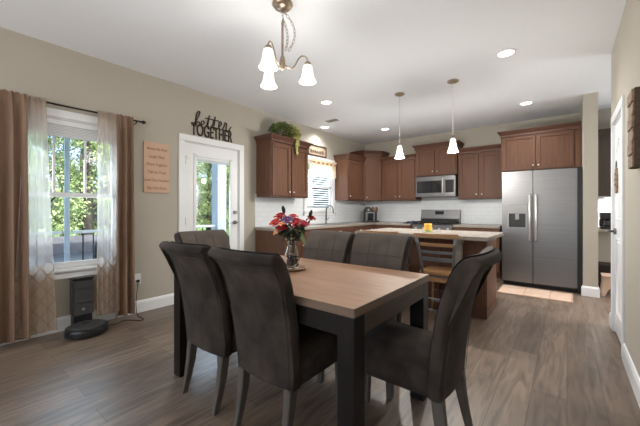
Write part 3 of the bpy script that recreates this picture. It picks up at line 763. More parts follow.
# ---------------------------------------------------------------- lamps
def spot(parent, loc, power, size=math.radians(150), blend=1.0, radius=.07, color=(1, .985, .965)):
    d = bpy.data.lights.new('lamp_light', 'SPOT'); d.energy = power; d.spot_size = size; d.spot_blend = blend; d.shadow_soft_size = radius; d.color = color
    o = bpy.data.objects.new('lamp_light', d); col.objects.link(o); o.parent = parent; o.location = loc
    return o
cans = [(-.48, 3.60, 'recessed ceiling light nearest the right wall, largest of the disks'), (-.47, 5.47, 'recessed ceiling light in front of the refrigerator cabinet'),
        (-2.75, 3.61, 'recessed ceiling light over the near end of the left counter'), (-3.60, 4.68, 'recessed ceiling light above the kitchen window'),
        (-2.77, 5.52, 'recessed ceiling light near the back left corner')]
proto = None
for i, (x, y, lb) in enumerate(cans):
    if proto is None:
        proto = thing('recessed_light', lb, 'ceiling light', (x, y, H), 0, 'recessed ceiling lights')
        MB().lathe([(.070, -.001), (.092, -.001), (.092, -.004), (.074, -.010), (.070, -.006)], n=28, cap=False).build('trim_ring', M['frost'], proto, smooth=False)
        MB().lathe([(.0, -.006), (.071, -.006), (.071, -.0015), (0, -.0015)], n=28, cap=False).build('lens', M['lens'], proto)
        spot(proto, (0, 0, -.03), 50)
        o = proto
    else:
        o = copy_tree(proto); o.location = (x, y, H)
    o['label'] = lb

o = copy_tree(proto); o.location = (1.0, 5.6, H); o['label'] = 'recessed ceiling light of the side passage, behind the wall end'
vt = MB(); vt.box(-3.36, -3.08, 4.32, 4.48, H - .008, H)
vent = tag(vt.build('ceiling_vent', M['frost'], bevel=.002), 'small white air vent on the ceiling near the kitchen window', 'vent')
for k in range(5):
    MB().box(-3.34, -3.10, 4.345 + .025 * k, 4.355 + .025 * k, H - .013, H - .0085).build('slat', M['toastergrey'], vent)

def pendant(x, y, lb):
    o = thing('pendant_lamp', lb, 'lamp', (x, y, H), 0, 'pendants above the island')
    MB().lathe([(0, 0), (.065, 0), (.065, -.012), (.03, -.028), (0, -.03)], n=24, cap=False).build('canopy', M['bronze'], o, smooth=True)
    MB().tube([(0, 0, -.028), (0, 0, -.68)], .0045, 8).build('rod', M['nickel'], o)
    MB().lathe([(0, -.665), (.016, -.667), (.020, -.70), (.018, -.715), (0, -.716)], n=16, cap=False).build('socket', M['bronze'], o, smooth=True)
    MB().lathe([(.022, -.705), (.030, -.72), (.036, -.76), (.044, -.80), (.057, -.845), (.066, -.868), (.062, -.868), (.040, -.80), (.030, -.75), (.018, -.712)], n=24, cap=False).build('glass_shade', M['pendglass'], o, smooth=True)
    d = bpy.data.lights.new('lamp_light', 'POINT'); d.energy = 50; d.shadow_soft_size = .05; d.color = (1, .955, .89)
    l = bpy.data.objects.new('lamp_light', d); col.objects.link(l); l.parent = o; l.location = (0, 0, -.90)
pendant(-1.78, 3.98, 'bell pendant lamp on a rod over the left end of the island')
pendant(-1.09, 3.98, 'bell pendant lamp on a rod over the right end of the island')

ch = thing('chandelier', 'three-arm bronze chandelier with frosted bell shades above the dining table', 'chandelier', (-1.70, 1.68, H))
MB().lathe([(0, 0), (.075, 0), (.078, -.012), (.06, -.035), (.02, -.05), (0, -.052)], n=24, cap=False).build('canopy', M['bronze'], ch, smooth=True)
MB().lathe([(.007, -.13), (.010, -.15), (.009, -.18), (.009, -.40), (.016, -.41), (.022, -.44), (.022, -.475), (.015, -.485), (.018, -.50), (0, -.515)], n=14).build('stem', M['bronze'], ch, smooth=True)
def chain(p0, p1, sag, n):
    mb = MB()
    for k in range(n):
        t0, t1 = k / n, (k + 1) / n
        def P(t):
            q = Vector(p0).lerp(Vector(p1), t); return q + Vector(sag) * (4 * t * (1 - t))
        a, b2 = P(t0 - .12 / n), P(t1 + .12 / n)
        d = (b2 - a); L = d.length; d.normalize()
        s_ = d.cross(Vector((0, 1, 0)) if k % 2 else Vector((1, 0, 0.2))).normalized()
        c_ = (a + b2) / 2
        mb.tube([c_ + d * (L * .5 * math.cos(th)) + s_ * (.009 * math.sin(th)) for th in [2 * PI * j / 8 for j in range(8)]], .0022, 5, closed=True)
    return mb
chain((0, 0, -.045), (.005, 0, -.14), (0, 0, 0), 4).build('chain', M['bronze'], ch, smooth=True)
chain((.004, .0, -.06), (.035, .03, -.36), (.055, .04, 0), 11).build('slack_chain', M['bronze'], ch, smooth=True)
chain((.004, .0, -.12), (.02, .012, -.36), (.02, .015, 0), 9).build('slack_chain', M['bronze'], ch, smooth=True)
for deg in (285.5, 56.5, 169):
    a = math.radians(deg); u = Vector((math.cos(a), math.sin(a), 0))
    prof = [(.015, -.465), (.045, -.485), (.075, -.485), (.10, -.455), (.125, -.405), (.15, -.378), (.178, -.375), (.196, -.395), (.20, -.425)]
    arm = MB().tube([u * r + Vector((0, 0, z)) for r, z in prof], .0055, 8).build('arm', M['bronze'], ch, smooth=True)
    MB().lathe([(0, -.415), (.022, -.42), (.026, -.432), (.026, -.445), (0, -.446)], tuple(u * .20), 14, cap=False).build('socket_cup', M['bronze'], arm, smooth=True)
    MB().lathe([(.022, -.440), (.033, -.450), (.039, -.478), (.043, -.51), (.050, -.54), (.065, -.568), (.069, -.575), (.064, -.571), (.046, -.54), (.038, -.505), (.033, -.465), (.018, -.446)], tuple(u * .20), 28, cap=False).build('glass_shade', M['shadeglass'], arm, smooth=True)
d = bpy.data.lights.new('lamp_light', 'POINT'); d.energy = 15; d.shadow_soft_size = .12; d.color = (1, .955, .89)
l = bpy.data.objects.new('lamp_light', d); col.objects.link(l); l.parent = ch; l.location = (0, 0, -.72)

# ---------------------------------------------------------------- dining table
tb = thing('dining_table', 'rectangular dining table with oak-look top and dark square legs', 'table', (-1.435, 1.52, 0))
x0, x1, y0, y1 = -.755, .755, -.44, .44
MB().box(x0 + .001, x1 - .001, y0 + .001, y1 - .001, .721, .7605).build('tabletop', M['oak'], tb)
e = MB()
e.box(x0, x1, y0 - .002, y0 + .001, .722, .7595); e.box(x0, x1, y1 - .001, y1 + .002, .722, .7595); e.box(x0 - .002, x0 + .001, y0, y1, .722, .7595); e.box(x1 - .001, x1 + .002, y0, y1, .722, .7595)
e.build('edge_band', M['oakedge'], tb)
L = .085
a = MB(); a.box(x0 + .003 + L, x1 - .003 - L, y0 + .004, y0 + .026, .632, .720); a.build('apron', M['tabledark'], tb)
a = MB(); a.box(x0 + .003 + L, x1 - .003 - L, y1 - .026, y1 - .004, .632, .720); a.build('apron', M['tabledark'], tb)
a = MB(); a.box(x0 + .003, x0 + .026, y0 + .004 + L, y1 - .004 - L, .632, .720); a.build('apron', M['tableapron'], tb)
a = MB(); a.box(x1 - .026, x1 - .003, y0 + .004 + L, y1 - .004 - L, .632, .720); a.build('apron', M['tableapron'], tb)
for sx in (0, 1):
    for sy in (0, 1):
        xa = x0 + .003 if sx == 0 else x1 - .003 - L; ya = y0 + .004 if sy == 0 else y1 - .004 - L
        MB().box(xa, xa + L, ya, ya + L, 0, .7205).build('leg', M['tabledark'], tb, bevel=.002)

# ---------------------------------------------------------------- dining chairs
def make_chair():
    r = thing('dining_chair', 'x', 'chair', (0, 0, 0), 0)
    # seat cushion
    def seatp():
        mb = MB(); wb, wf = .205, .225
        mb.hexa([(-wb, -.19, .315), (wb, -.19, .315), (wf, .24, .33), (-wf, .24, .33), (-wb, -.19, .455), (wb, -.19, .455), (wf, .24, .475), (-wf, .24, .475)])
        bmesh.ops.subdivide_edges(mb.bm, edges=mb.bm.edges[:], cuts=3, use_grid_fill=True)
        for v in mb.bm.verts:
            if v.co.z > .44: v.co.z += .022 * max(0, 1 - (v.co.x / .23) ** 2) * max(0, 1 - ((v.co.y - .02) / .24) ** 2)
        return mb
    seatp().build('seat', M['suede'], r, bevel=.012, smooth=True)
    # backrest: profile lofted across the width, concave towards the sitter, rolled at the top
    ctr = [(-.215, .312), (-.2155, .322), (-.222, .42), (-.232, .52), (-.246, .62), (-.266, .72), (-.295, .82), (-.330, .90), (-.368, .943), (-.405, .953)]
    th = [.030, .030, .031, .031, .030, .029, .028, .029, .031, .027]
    hw = [.208, .209, .212, .216, .220, .224, .229, .234, .238, .238]
    n = len(ctr); loop = []
    for i, (y, z) in enumerate(ctr):
        a = ctr[max(i - 1, 0)]; b_ = ctr[min(i + 1, n - 1)]
        t = Vector((0, b_[0] - a[0], b_[1] - a[1])).normalized()
        nrm = Vector((0, t.z, -t.y))
        loop.append((Vector((0, y, z)), nrm, th[i], hw[i]))
    prof = []                          # closed loop of (centre index, offset sign)
    for i in range(n): prof.append((i, 1))
    prof_b = [(i, -1) for i in reversed(range(n))]
    nx = 12
    mb = MB(); rings = []
    for s_ in [-1, -.985, -.93, -.8, -.6, -.4, -.2, 0, .2, .4, .6, .8, .93, .985, 1]:
        edge = 1.0 if abs(s_) < .97 else (.93 if abs(s_) < .99 else .72)
        ring = []
        for (i, sg) in prof + prof_b:
            c_, nn, t_, w_ = loop[i]
            bow = (.022 + .012 * i / n) * (s_ * s_ - .35)
            ex = .985 if False else 1
            p = c_ + nn * (sg * t_ * edge)
            p = Vector((s_ * w_ * ex, p.y + bow, p.z))
            ring.append(mb.v(p))
        # rounded roll cap point past the end
        c_, nn, t_, w_ = loop[-1]
        ring.insert(n, mb.v((s_ * w_, c_.y - .022 * edge + (.034) * (s_ * s_ - .35), c_.z - .008)))
        rings.append(ring)
    m_ = len(rings[0])
    for A, B in zip(rings, rings[1:]):
        for j in range(m_): mb.face([A[j], A[(j + 1) % m_], B[(j + 1) % m_], B[j]])
    mb.face(list(reversed(rings[0]))); mb.face(rings[-1])
    back = mb.build('backrest', M['suede'], r, smooth=True, subsurf=1)
    # lighter fabric on the sitting side
    # seams: two vertical, two horizontal on the front; outline on the rear
    def surf(s_, f, sg, lift=.0066):
        i = min(int(f * (n - 1)), n - 2); q = f * (n - 1) - i
        c_ = loop[i][0].lerp(loop[i + 1][0], q); nn = loop[i][1].lerp(loop[i + 1][1], q).normalized()
        t_ = loop[i][2] * (1 - q) + loop[i + 1][2] * q; w_ = loop[i][3] * (1 - q) + loop[i + 1][3] * q
        bow = (.022 + .012 * f) * (s_ * s_ - .35)
        p = c_ + nn * (sg * (t_ - .001 + lift)); return (s_ * w_, p.y + bow, p.z)
    MB().grid(lambda u, v: surf(-.94 + 1.88 * u, .06 + .90 * v, 1, .0050), 16, 16).build('front_panel', M['suedefront'], back, smooth=True)
    for s_ in (-.34, .34):
        MB().tube([surf(s_, .12 + .72 * j / 12, 1) for j in range(13)], .0016, 5).build('seam', M['stitch'], back, smooth=True)
    for f in (.42, .66):
        MB().tube([surf(-.9 + 1.8 * j / 12, f, 1) for j in range(13)], .0016, 5).build('seam', M['stitch'], back, smooth=True)
    for s_ in (-.90, .90):
        MB().tube([surf(s_, .03 + .90 * j / 14, -1) for j in range(15)], .0016, 5).build('seam', M['stitch'], back, smooth=True)
    MB().tube([surf(-.90 + 1.8 * j / 12, .84, -1) for j in range(13)], .0016, 5).build('seam', M['stitch'], back, smooth=True)
    # legs
    for sx in (-1, 1):
        mb = MB(); cx_, cy_ = sx * .178, .195
        mb.frustum((cx_ - .017, cx_ + .017, cy_ - .017, cy_ + .017), 0, (cx_ - .025, cx_ + .025, cy_ - .025, cy_ + .025), .335)
        mb.build('leg', M['chairleg'], r, bevel=.003)
        mb = MB(); pts = [(-.268, 0, .017), (-.242, .10, .020), (-.222, .20, .024), (-.208, .32, .027)]
        vs = []
        for (py, pz, hw_) in pts:
            cx2 = sx * .172
            vs.append([mb.v((cx2 - hw_ * .85, py - hw_, pz)), mb.v((cx2 + hw_ * .85, py - hw_, pz)), mb.v((cx2 + hw_ * .85, py + hw_, pz)), mb.v((cx2 - hw_ * .85, py + hw_, pz))])
        for A, B in zip(vs, vs[1:]):
            for j in range(4): mb.face([A[j], A[(j + 1) % 4], B[(j + 1) % 4], B[j]])
        mb.face(vs[0][::-1]); mb.face(vs[-1])
        mb.build('leg', M['chairleg'], r, bevel=.003)
    return r
chair = make_chair()
chairs = [(-1.205, 1.285, 0, 'dark dining chair with its back to the camera, closest on the left long side'),
          (-1.745, 1.285, .0, 'dark dining chair behind the closest one, on the same left long side'),
          (-2.215, 1.53, -PI / 2, 'dark dining chair at the far table end before the patio door'),
          (-1.62, 1.84, PI, 'dark dining chair across the table, beside the flower vase'),
          (-1.13, 1.85, PI, 'dark dining chair across the table, nearest the island'),
          (-.665, 1.600, PI / 2, 'dark dining chair turned sideways at the right table end')]
for i, (x, y, a, lb) in enumerate(chairs):
    o = chair if i == 0 else copy_tree(chair)
    o.location = (x, y, 0); o.rotation_euler = (0, 0, a); o['label'] = lb; o['group'] = 'dining chairs around the table'

# ---------------------------------------------------------------- island stools
def make_stool():
    r = thing('counter_stool', 'x', 'stool', (0, 0, 0))
    # seated facing +y
    mb = MB(); mb.prism([(x * .205, .02 + y * .19) for x, y in [(-.85, -1), (.85, -1), (1, -.7), (1, .7), (.8, 1), (-.8, 1), (-1, .7), (-1, -.7)]], .50, .53)
    mb.build('seat', M['stoolwood'], r, bevel=.008)
    mb = MB(); mb.box(-.17, .17, -.155, -.135, .43, .475); mb.box(-.17, .17, .17, .19, .43, .475); mb.box(-.185, -.165, -.155, .19, .43, .475); mb.box(.165, .185, -.155, .19, .43, .475)
    mb.build('seat_rail', M['stoolwood'], r)
    MB().box(-.175, .175, -.15, .18, .475, .50).build('seat_plate', M['stoolmetal'], r)
    def arc(z, hw, y, bow, n=10): return [(hw * (-1 + 2 * k / n), y - bow * (1 - (-1 + 2 * k / n) ** 2), z) for k in range(n + 1)]
    def rail(z0, z1, hw, y, bow, t, m, name):
        mb = MB(); A = arc(z0, hw, y, bow); g = []
        for p in A: g.append([mb.v((p[0], p[1], z0)), mb.v((p[0], p[1] + t, z0)), mb.v((p[0], p[1] + t, z1)), mb.v((p[0], p[1], z1))])
        for a, b_ in zip(g, g[1:]):
            for j in range(4): mb.face([a[j], a[(j + 1) % 4], b_[(j + 1) % 4], b_[j]])
        mb.face(g[0]); mb.face(g[-1][::-1])
        mb.build(name, m, r, bevel=.003)
    rail(.888, .930, .220, -.244, .045, .026, M['stoolwood'], 'crest_rail')
    rail(.800, .832, .165, -.215, .035, .014, M['stoolwood'], 'back_slat')
    rail(.725, .752, .160, -.195, .030, .010, M['stoolmetal'], 'back_slat')
    rail(.645, .685, .155, -.180, .025, .010, M['stoolmetal'], 'back_slat')
    for s_ in (-1, 1):
        MB().tube([(s_ * .152, -.145, .44), (s_ * .160, -.175, .62), (s_ * .18, -.215, .80), (s_ * .20, -.235, .900)], .016, 8).build('back_post', M['stoolmetal'], r, smooth=True)
        MB().tube([(s_ * .155, -.135, .475), (s_ * .175, -.185, 0)], [.014, .011], 8).build('leg', M['stoolwood'], r, smooth=True)
        MB().tube([(s_ * .155, .17, .475), (s_ * .175, .21, 0)], [.014, .011], 8).build('leg', M['stoolwood'], r, smooth=True)
    for z in (.14, .26):
        MB().tube([(-.17, .19, z), (.17, .19, z)], .008, 6).build('stretcher', M['stoolmetal'], r)
        MB().tube([(-.17, -.165, z), (.17, -.165, z)], .008, 6).build('stretcher', M['stoolmetal'], r)
    return r
st = make_stool(); st.location = (-1.03, 3.375, 0); st['label'] = 'wood and metal ladder-back stool at the right end of the island'; st['group'] = 'stools at the island'
s2 = copy_tree(st); s2.location = (-1.65, 3.375, 0); s2['label'] = 'wood and metal stool mostly hidden behind the dining chairs, left end of the island'

# ---------------------------------------------------------------- curtains, rod
cr = thing('curtain_rod', 'dark bronze curtain rod above the dining window', 'curtain rod', (-3.745, .88, 2.155))
MB().tube([(-3.745, .20, 2.155), (-3.745, 1.47, 2.155)], .0085, 10).build('rod', M['rod'], cr, world=True, smooth=True)
for yy, s_ in ((1.47, 1), (.20, -1)):
    T_ = TR(-3.745, yy, 2.155) @ Matrix.Rotation(-s_ * PI / 2, 4, 'X')
    MB(T_).lathe([(0, 0), (.011, .0), (.011, .01), (.008, .018), (.016, .028), (.021, .04), (.014, .056), (.004, .066), (0, .068)], n=14, cap=False).build('finial', M['rod'], cr, world=True, smooth=True)
for yy in (.23, 1.44):
    MB().tube([(XL, yy, 2.13), (-3.76, yy, 2.13), (-3.745, yy, 2.146)], .006, 6).build('bracket', M['rod'], cr, world=True)
def curtain(name, label, y0, y1, m, folds, amp, xc, zt=2.178, zb=.035, seed=0, gather=1.0, cat='curtain', ph=0, z2=None, spread=0.0):
    rn = random.Random(seed)
    jit = [rn.uniform(-.5, .5) for _ in range(8)]
    def f(u, v):
        y = y0 + (y1 - y0) * u
        z = zt + (zb - zt) * v
        a = 2 * PI * folds * u + ph + .5 * math.sin(3 * u * PI + jit[0]) + .3 * jit[1] * v
        A = amp * (.55 + .45 * v)
        top = max(0.0, 1 - v / .07)
        A *= (1 - .72 * top)
        x = xc + A * math.sin(a) + .3 * A * math.sin(2.1 * a + jit[2] + v) + .006 * top * math.sin(a * 3 + 1) * (1 if z > 2.0 else 0)
        x = max(x, XL + .022)
        if z > 2.12: x = max(x, -3.733)
        y += .012 * math.sin(a * 1.0 + 1.3) + (u - .5) * spread * v
        if z > 2.165: z += .006 * math.sin(a * 3)
        return (x, y, z)
    mb = MB(); mb.grid(f, int(folds * 14), 40)
    return tag(mb.build(name, m, smooth=True, fix=False), label, cat)
curtain('curtain', 'tan opaque curtain panel at the far left edge of the window', .24, .545, M['curtain'], 3.4, .032, -3.706, seed=1, spread=.04)
curtain('curtain', 'tan opaque curtain panel right of the window near the outlet', 1.225, 1.405, M['curtain'], 2.5, .032, -3.706, seed=3, spread=.03)
curtain('sheer_curtain', 'white sheer curtain with woven lattice on the left of the window', .52, .67, M['sheer'], 4.5, .010, -3.722, zb=.05, seed=5, spread=.18)
curtain('sheer_curtain', 'white sheer curtain with woven lattice on the right of the window', 1.06, 1.255, M['sheer'], 4.8, .010, -3.722, zb=.09, seed=6, spread=.02)
curtain('curtain_valance', 'cream gathered valance over the kitchen window', 4.42, 5.28, M['valance'], 6.5, .018, -3.77, zt=2.145, zb=1.82, seed=9, cat='valance')
vp = MB()
for k in range(6):
    yy = 4.50 + k * .135
    vp.box(-3.741, -3.737, yy, yy + .07, 2.055, 2.095)
vpo = vp.build('printed_motif', M['valance_print'], bpy.data.objects['curtain_valance'])

# ---------------------------------------------------------------- wall decor
def stroke(mb, pts, r, n=6):
    # smooth a 2D polyline (y, z) with Catmull-Rom
    P = [pts[0]] + pts + [pts[-1]]; out = []
    for i in range(1, len(P) - 2):
        for j in range(5):
            t = j / 5; q = []
            for c in (0, 1):
                a, b_, d_, e_ = P[i - 1][c], P[i][c], P[i + 1][c], P[i + 2][c]
                q.append(.5 * (2 * b_ + (d_ - a) * t + (2 * a - 5 * b_ + 4 * d_ - e_) * t * t + (3 * b_ - a - 3 * d_ + e_) * t ** 3))
            out.append(q)
    out.append(pts[-1])
    mb.tube([(0, p[0], p[1]) for p in out], r, n)
def text_mesh(body, size, T, name, material, parent, ext=.004, sx=1.0, align='CENTER'):
    cu = bpy.data.curves.new('txt', 'FONT'); cu.body = body; cu.size = size; cu.extrude = ext; cu.align_x = align
    to = bpy.data.objects.new('txt', cu); col.objects.link(to)
    dg = bpy.context.evaluated_depsgraph_get(); dg.update()
    me = bpy.data.meshes.new_from_object(to.evaluated_get(dg)); bpy.data.objects.remove(to)
    me.transform(T @ Matrix.Diagonal((sx, 1, 1, 1)))
    me.materials.clear(); me.materials.append(material); me.name = name
    o = bpy.data.objects.new(name, me); col.objects.link(o)
    if parent is not None: o.parent = parent
    return o
FX = Matrix(((0, 0, 1, 0), (1, 0, 0, 0), (0, 1, 0, 0), (0, 0, 0, 1)))   # text x->y, y->z, extrude->+x
wa = thing('word_art', 'dark metal cut-out word art reading better TOGETHER above the patio door', 'sign', (XL + .012, 2.12, 2.145))
mb = MB()
# "better" in connected script, local (y, z)
S = .66
def sc(pts, oy=0.0): return [(oy + .02 + p[0] * .555, .100 + p[1] * S) for p in pts]
r_ = .0070
stroke(mb, sc([(-.03, .035), (.02, .05), (.10, .17), (.17, .30), (.16, .34), (.11, .31), (.075, .20), (.06, .06), (.08, .03), (.15, .05), (.17, .11), (.12, .13), (.08, .09)]), r_)
stroke(mb, sc([(.15, .05), (.22, .08), (.29, .13), (.27, .17), (.22, .15), (.21, .08), (.25, .03), (.32, .05), (.36, .11)]), r_)
stroke(mb, sc([(.36, .11), (.41, .26), (.43, .31), (.41, .22), (.385, .08), (.40, .03), (.46, .05), (.50, .11)]), r_)
stroke(mb, sc([(.50, .11), (.57, .26), (.59, .32), (.575, .22), (.545, .08), (.56, .03), (.62, .05), (.67, .09)]), r_)
stroke(mb, sc([(.32, .235), (.45, .24), (.58, .24), (.68, .245)]), r_)
stroke(mb, sc([(.67, .09), (.73, .15), (.77, .20), (.745, .24), (.705, .22), (.69, .13), (.72, .07), (.78, .08), (.84, .15)]), r_)
stroke(mb, sc([(.84, .15), (.87, .23), (.865, .25), (.90, .235), (.925, .23), (.905, .14), (.91, .07), (.95, .06), (1.01, .12), (1.06, .19)]), r_)
mb.build('script_word', M['rod'], wa, smooth=True)
text_mesh('TOGETHER', .235, TR(0, .31, -.0) @ FX, 'block_word', M['rod'], wa, ext=.006, sx=.525)
tt = wa.children[-1] if False else None

sg = thing('wall_board', 'pinkish wooden board with six lines of script between window and door', 'sign', (XL, 1.685, 1.665))
MB().box(0, .018, -.148, .148, -.295, .295).build('board', M['board'], sg, bevel=.002)
for i, line in enumerate(['Always Be Kind', 'Laugh Often', 'Work Together', 'Tell the Truth', 'Love One Another', 'Say I Am Sorry']):
    text_mesh(line, .046, TR(.0185, 0, .205 - i * .092) @ FX, 'lettering', M['ink'], sg, ext=.0008, sx=.80)

ol = thing('wall_outlet', 'white wall outlet with a dark plug right of the tan curtain', 'outlet', (XL, 1.475, .385))
MB().box(0, .006, -.036, .036, -.058, .058).build('cover_plate', M['whiteplastic'], ol, bevel=.002)
MB().box(.0065, .009, -.016, .016, .008, .042).build('socket', M['whiteplastic'], ol)
MB().box(.0065, .035, -.014, .014, -.038, -.010).build('plug', M['black'], ol, bevel=.003)

# picture above kitchen window
pf = thing('framed_picture', 'small dark framed picture above the kitchen window', 'picture', (XL, 4.71, 2.315))
mb = MB(); mb.box(0, .025, -.285, .285, .085, .108); mb.box(0, .025, -.285, .285, -.108, -.085); mb.box(0, .025, -.285, -.262, -.085, .085); mb.box(0, .025, .262, .285, -.085, .085)
mb.build('frame', M['frame'], pf, bevel=.002)
MB().box(.0005, .012, -.261, .261, -.084, .084).build('picture_print', M['print'], pf)
mb = MB(); rn = random.Random(4)
for k in range(7):
    yy = -.19 + k * .06; hh = rn.uniform(.03, .055)
    mb.box(.0125, .0135, yy - .022, yy + .022, -.05, -.05 + hh); mb.tube([(.013, yy, -.05 + hh), (.013, yy, -.03 + hh)], .015, 8)
mb.build('printed_jars', M['barkwood'], pf)

# right wall plank sign
ps = thing('plank_sign', 'dark chunky reclaimed wood sign on the right wall', 'sign', (XR, 2.70, 1.66))
MB().box(-.036, 0, -.09, .09, -.235, .235).build('board', M['barkwood'], ps, bevel=.002)
for k in range(6):
    z0 = -.233 + k * .078
    MB().box(-.044 - .004 * (k % 2), -.0365, -.088, .088, z0, z0 + .072).build('plank', M['barkpale'], ps, bevel=.002)

# jar-shaped door hanger
jh = thing('door_hanger', 'brown jar shaped wooden hanger on the white pantry door', 'door hanger', (XR + .004, 3.93, 1.45))
poly = [(-.05, -.13), (.05, -.13), (.075, -.09), (.08, .03), (.055, .075), (.05, .095), (-.05, .095), (-.055, .075), (-.08, .03), (-.075, -.09)]
MB(Matrix.Identity(4)).prism(poly, -.006, .006, axis='x').build('jar_shape', M['barkpale'], jh, bevel=.001)
mb = MB(); mb.box(-.009, -.0065, -.06, .06, -.06, -.045); mb.box(-.009, -.0065, -.07, .07, -.01, .0); mb.box(-.009, -.0065, -.06, .06, .04, .05); mb.build('painted_stripes', M['barkwood'], jh)
MB().tube([(0, -.045, .09), (0, -.02, .15), (0, 0, .165), (0, .02, .15), (0, .045, .09)], .003, 6).build('hanging_string', M['cord'], jh)

# ---------------------------------------------------------------- plant on cabinet
pp = thing('trailing_plant', 'leafy green artificial plant trailing over the left wall cabinet', 'plant', (-3.62, 3.66, 2.31))
pp.scale = (.85, .80, 1.0); pp.location.y = 3.69
MB().lathe([(.0, 0), (.07, 0), (.09, .10), (.095, .11), (.08, .10), (0, .09)], (0, 0, 0), 18).build('pot', M['pot'], pp, smooth=True)
rn = random.Random(11)
def foliage(n, cx_, cy_, cz_, rx, ry, rz_, L, W, drop=0):
    mb = MB()
    for _ in range(n):
        a = rn.uniform(0, 2 * PI); b2 = math.acos(rn.uniform(-.35, 1)); rr = rn.uniform(.55, 1)
        d_ = Vector((math.cos(a) * math.sin(b2), math.sin(a) * math.sin(b2), math.cos(b2)))
        p = Vector((cx_ + d_.x * rx * rr, cy_ + d_.y * ry * rr, max(.015, cz_ + d_.z * rz_ * rr) if not drop else cz_ + d_.z * rz_ * rr))
        mb.leaf(p, d_ + Vector((rn.uniform(-.6, .6), rn.uniform(-.6, .6), rn.uniform(-.6, .3))), (rn.uniform(-.5, .5), rn.uniform(-.5, .5), 1), L * rn.uniform(.7, 1.2), W * rn.uniform(.7, 1.2))
    return mb
foliage(420, 0.0, -.14, .11, .15, .30, .13, .075, .05).build('foliage', M['leaf'], pp, fix=False)
foliage(300, .07, .07, .08, .10, .17, .15, .07, .05).build('yellow_green_foliage', M['leafy'], pp, fix=False)
mb = MB()
for k in range(60):
    t = rn.random(); p = Vector((.215 + .02 * rn.uniform(-1, 1), .03 + .06 * rn.uniform(-1, 1) * (1 - .6 * t), .06 - .26 * t))
    mb.leaf(p, (rn.uniform(0, .8), rn.uniform(-.6, .6), -1), (1, 0, .2), .06, .042)
mb.build('hanging_vine', M['leafy'], pp, fix=False)

# ---------------------------------------------------------------- vase, plate, flowers
VX, VY = -1.47, 1.545
pl = MB(); pl.lathe([(0, 0), (.085, 0), (.098, .006), (.102, .012), (.098, .013), (.085, .008), (0, .007)], (VX, VY, .7615), 36)
tag(pl.build('wooden_plate', M['platewood'], smooth=True), 'round wooden plate under the glass vase on the table', 'plate')
vs_ = thing('flower_vase', 'clear glass vase with dark pebbles holding the roses', 'vase', (VX, VY, .770))
outer = [(.0, 0), (.034, 0), (.040, .006), (.050, .04), (.053, .07), (.048, .105), (.034, .145), (.030, .165), (.033, .183), (.042, .198)]
inner = [(.039, .197), (.031, .18), (.027, .165), (.031, .145), (.044, .105), (.049, .07), (.046, .04), (.036, .010), (.0, .008)]
MB().lathe(outer + inner, (0, 0, 0), 28, cap=False).build('glass_body', M['glass'], vs_, smooth=True)
mb = MB(); rn = random.Random(3)
for _ in range(170):
    a = rn.uniform(0, 2 * PI); z = rn.uniform(.018, .085); R_ = (.034 if z < .03 else .040 if z < .085 else .034) * math.sqrt(rn.random())
    c_ = Vector((R_ * math.cos(a), R_ * math.sin(a), z)); s_ = rn.uniform(.006, .0085)
    mb.lathe([(0, -s_ * .8), (s_ * .8, -s_ * .5), (s_, 0), (s_ * .8, s_ * .5), (0, s_ * .8)], tuple(c_), 7, cap=False)
mb.build('pebbles', M['pebble'], vs_, smooth=True)
FS = 1.75
Rv = Vector((math.cos(math.radians(38.46)), math.sin(math.radians(38.46)), 0)); Fv = Vector((-Rv.y, Rv.x, 0))
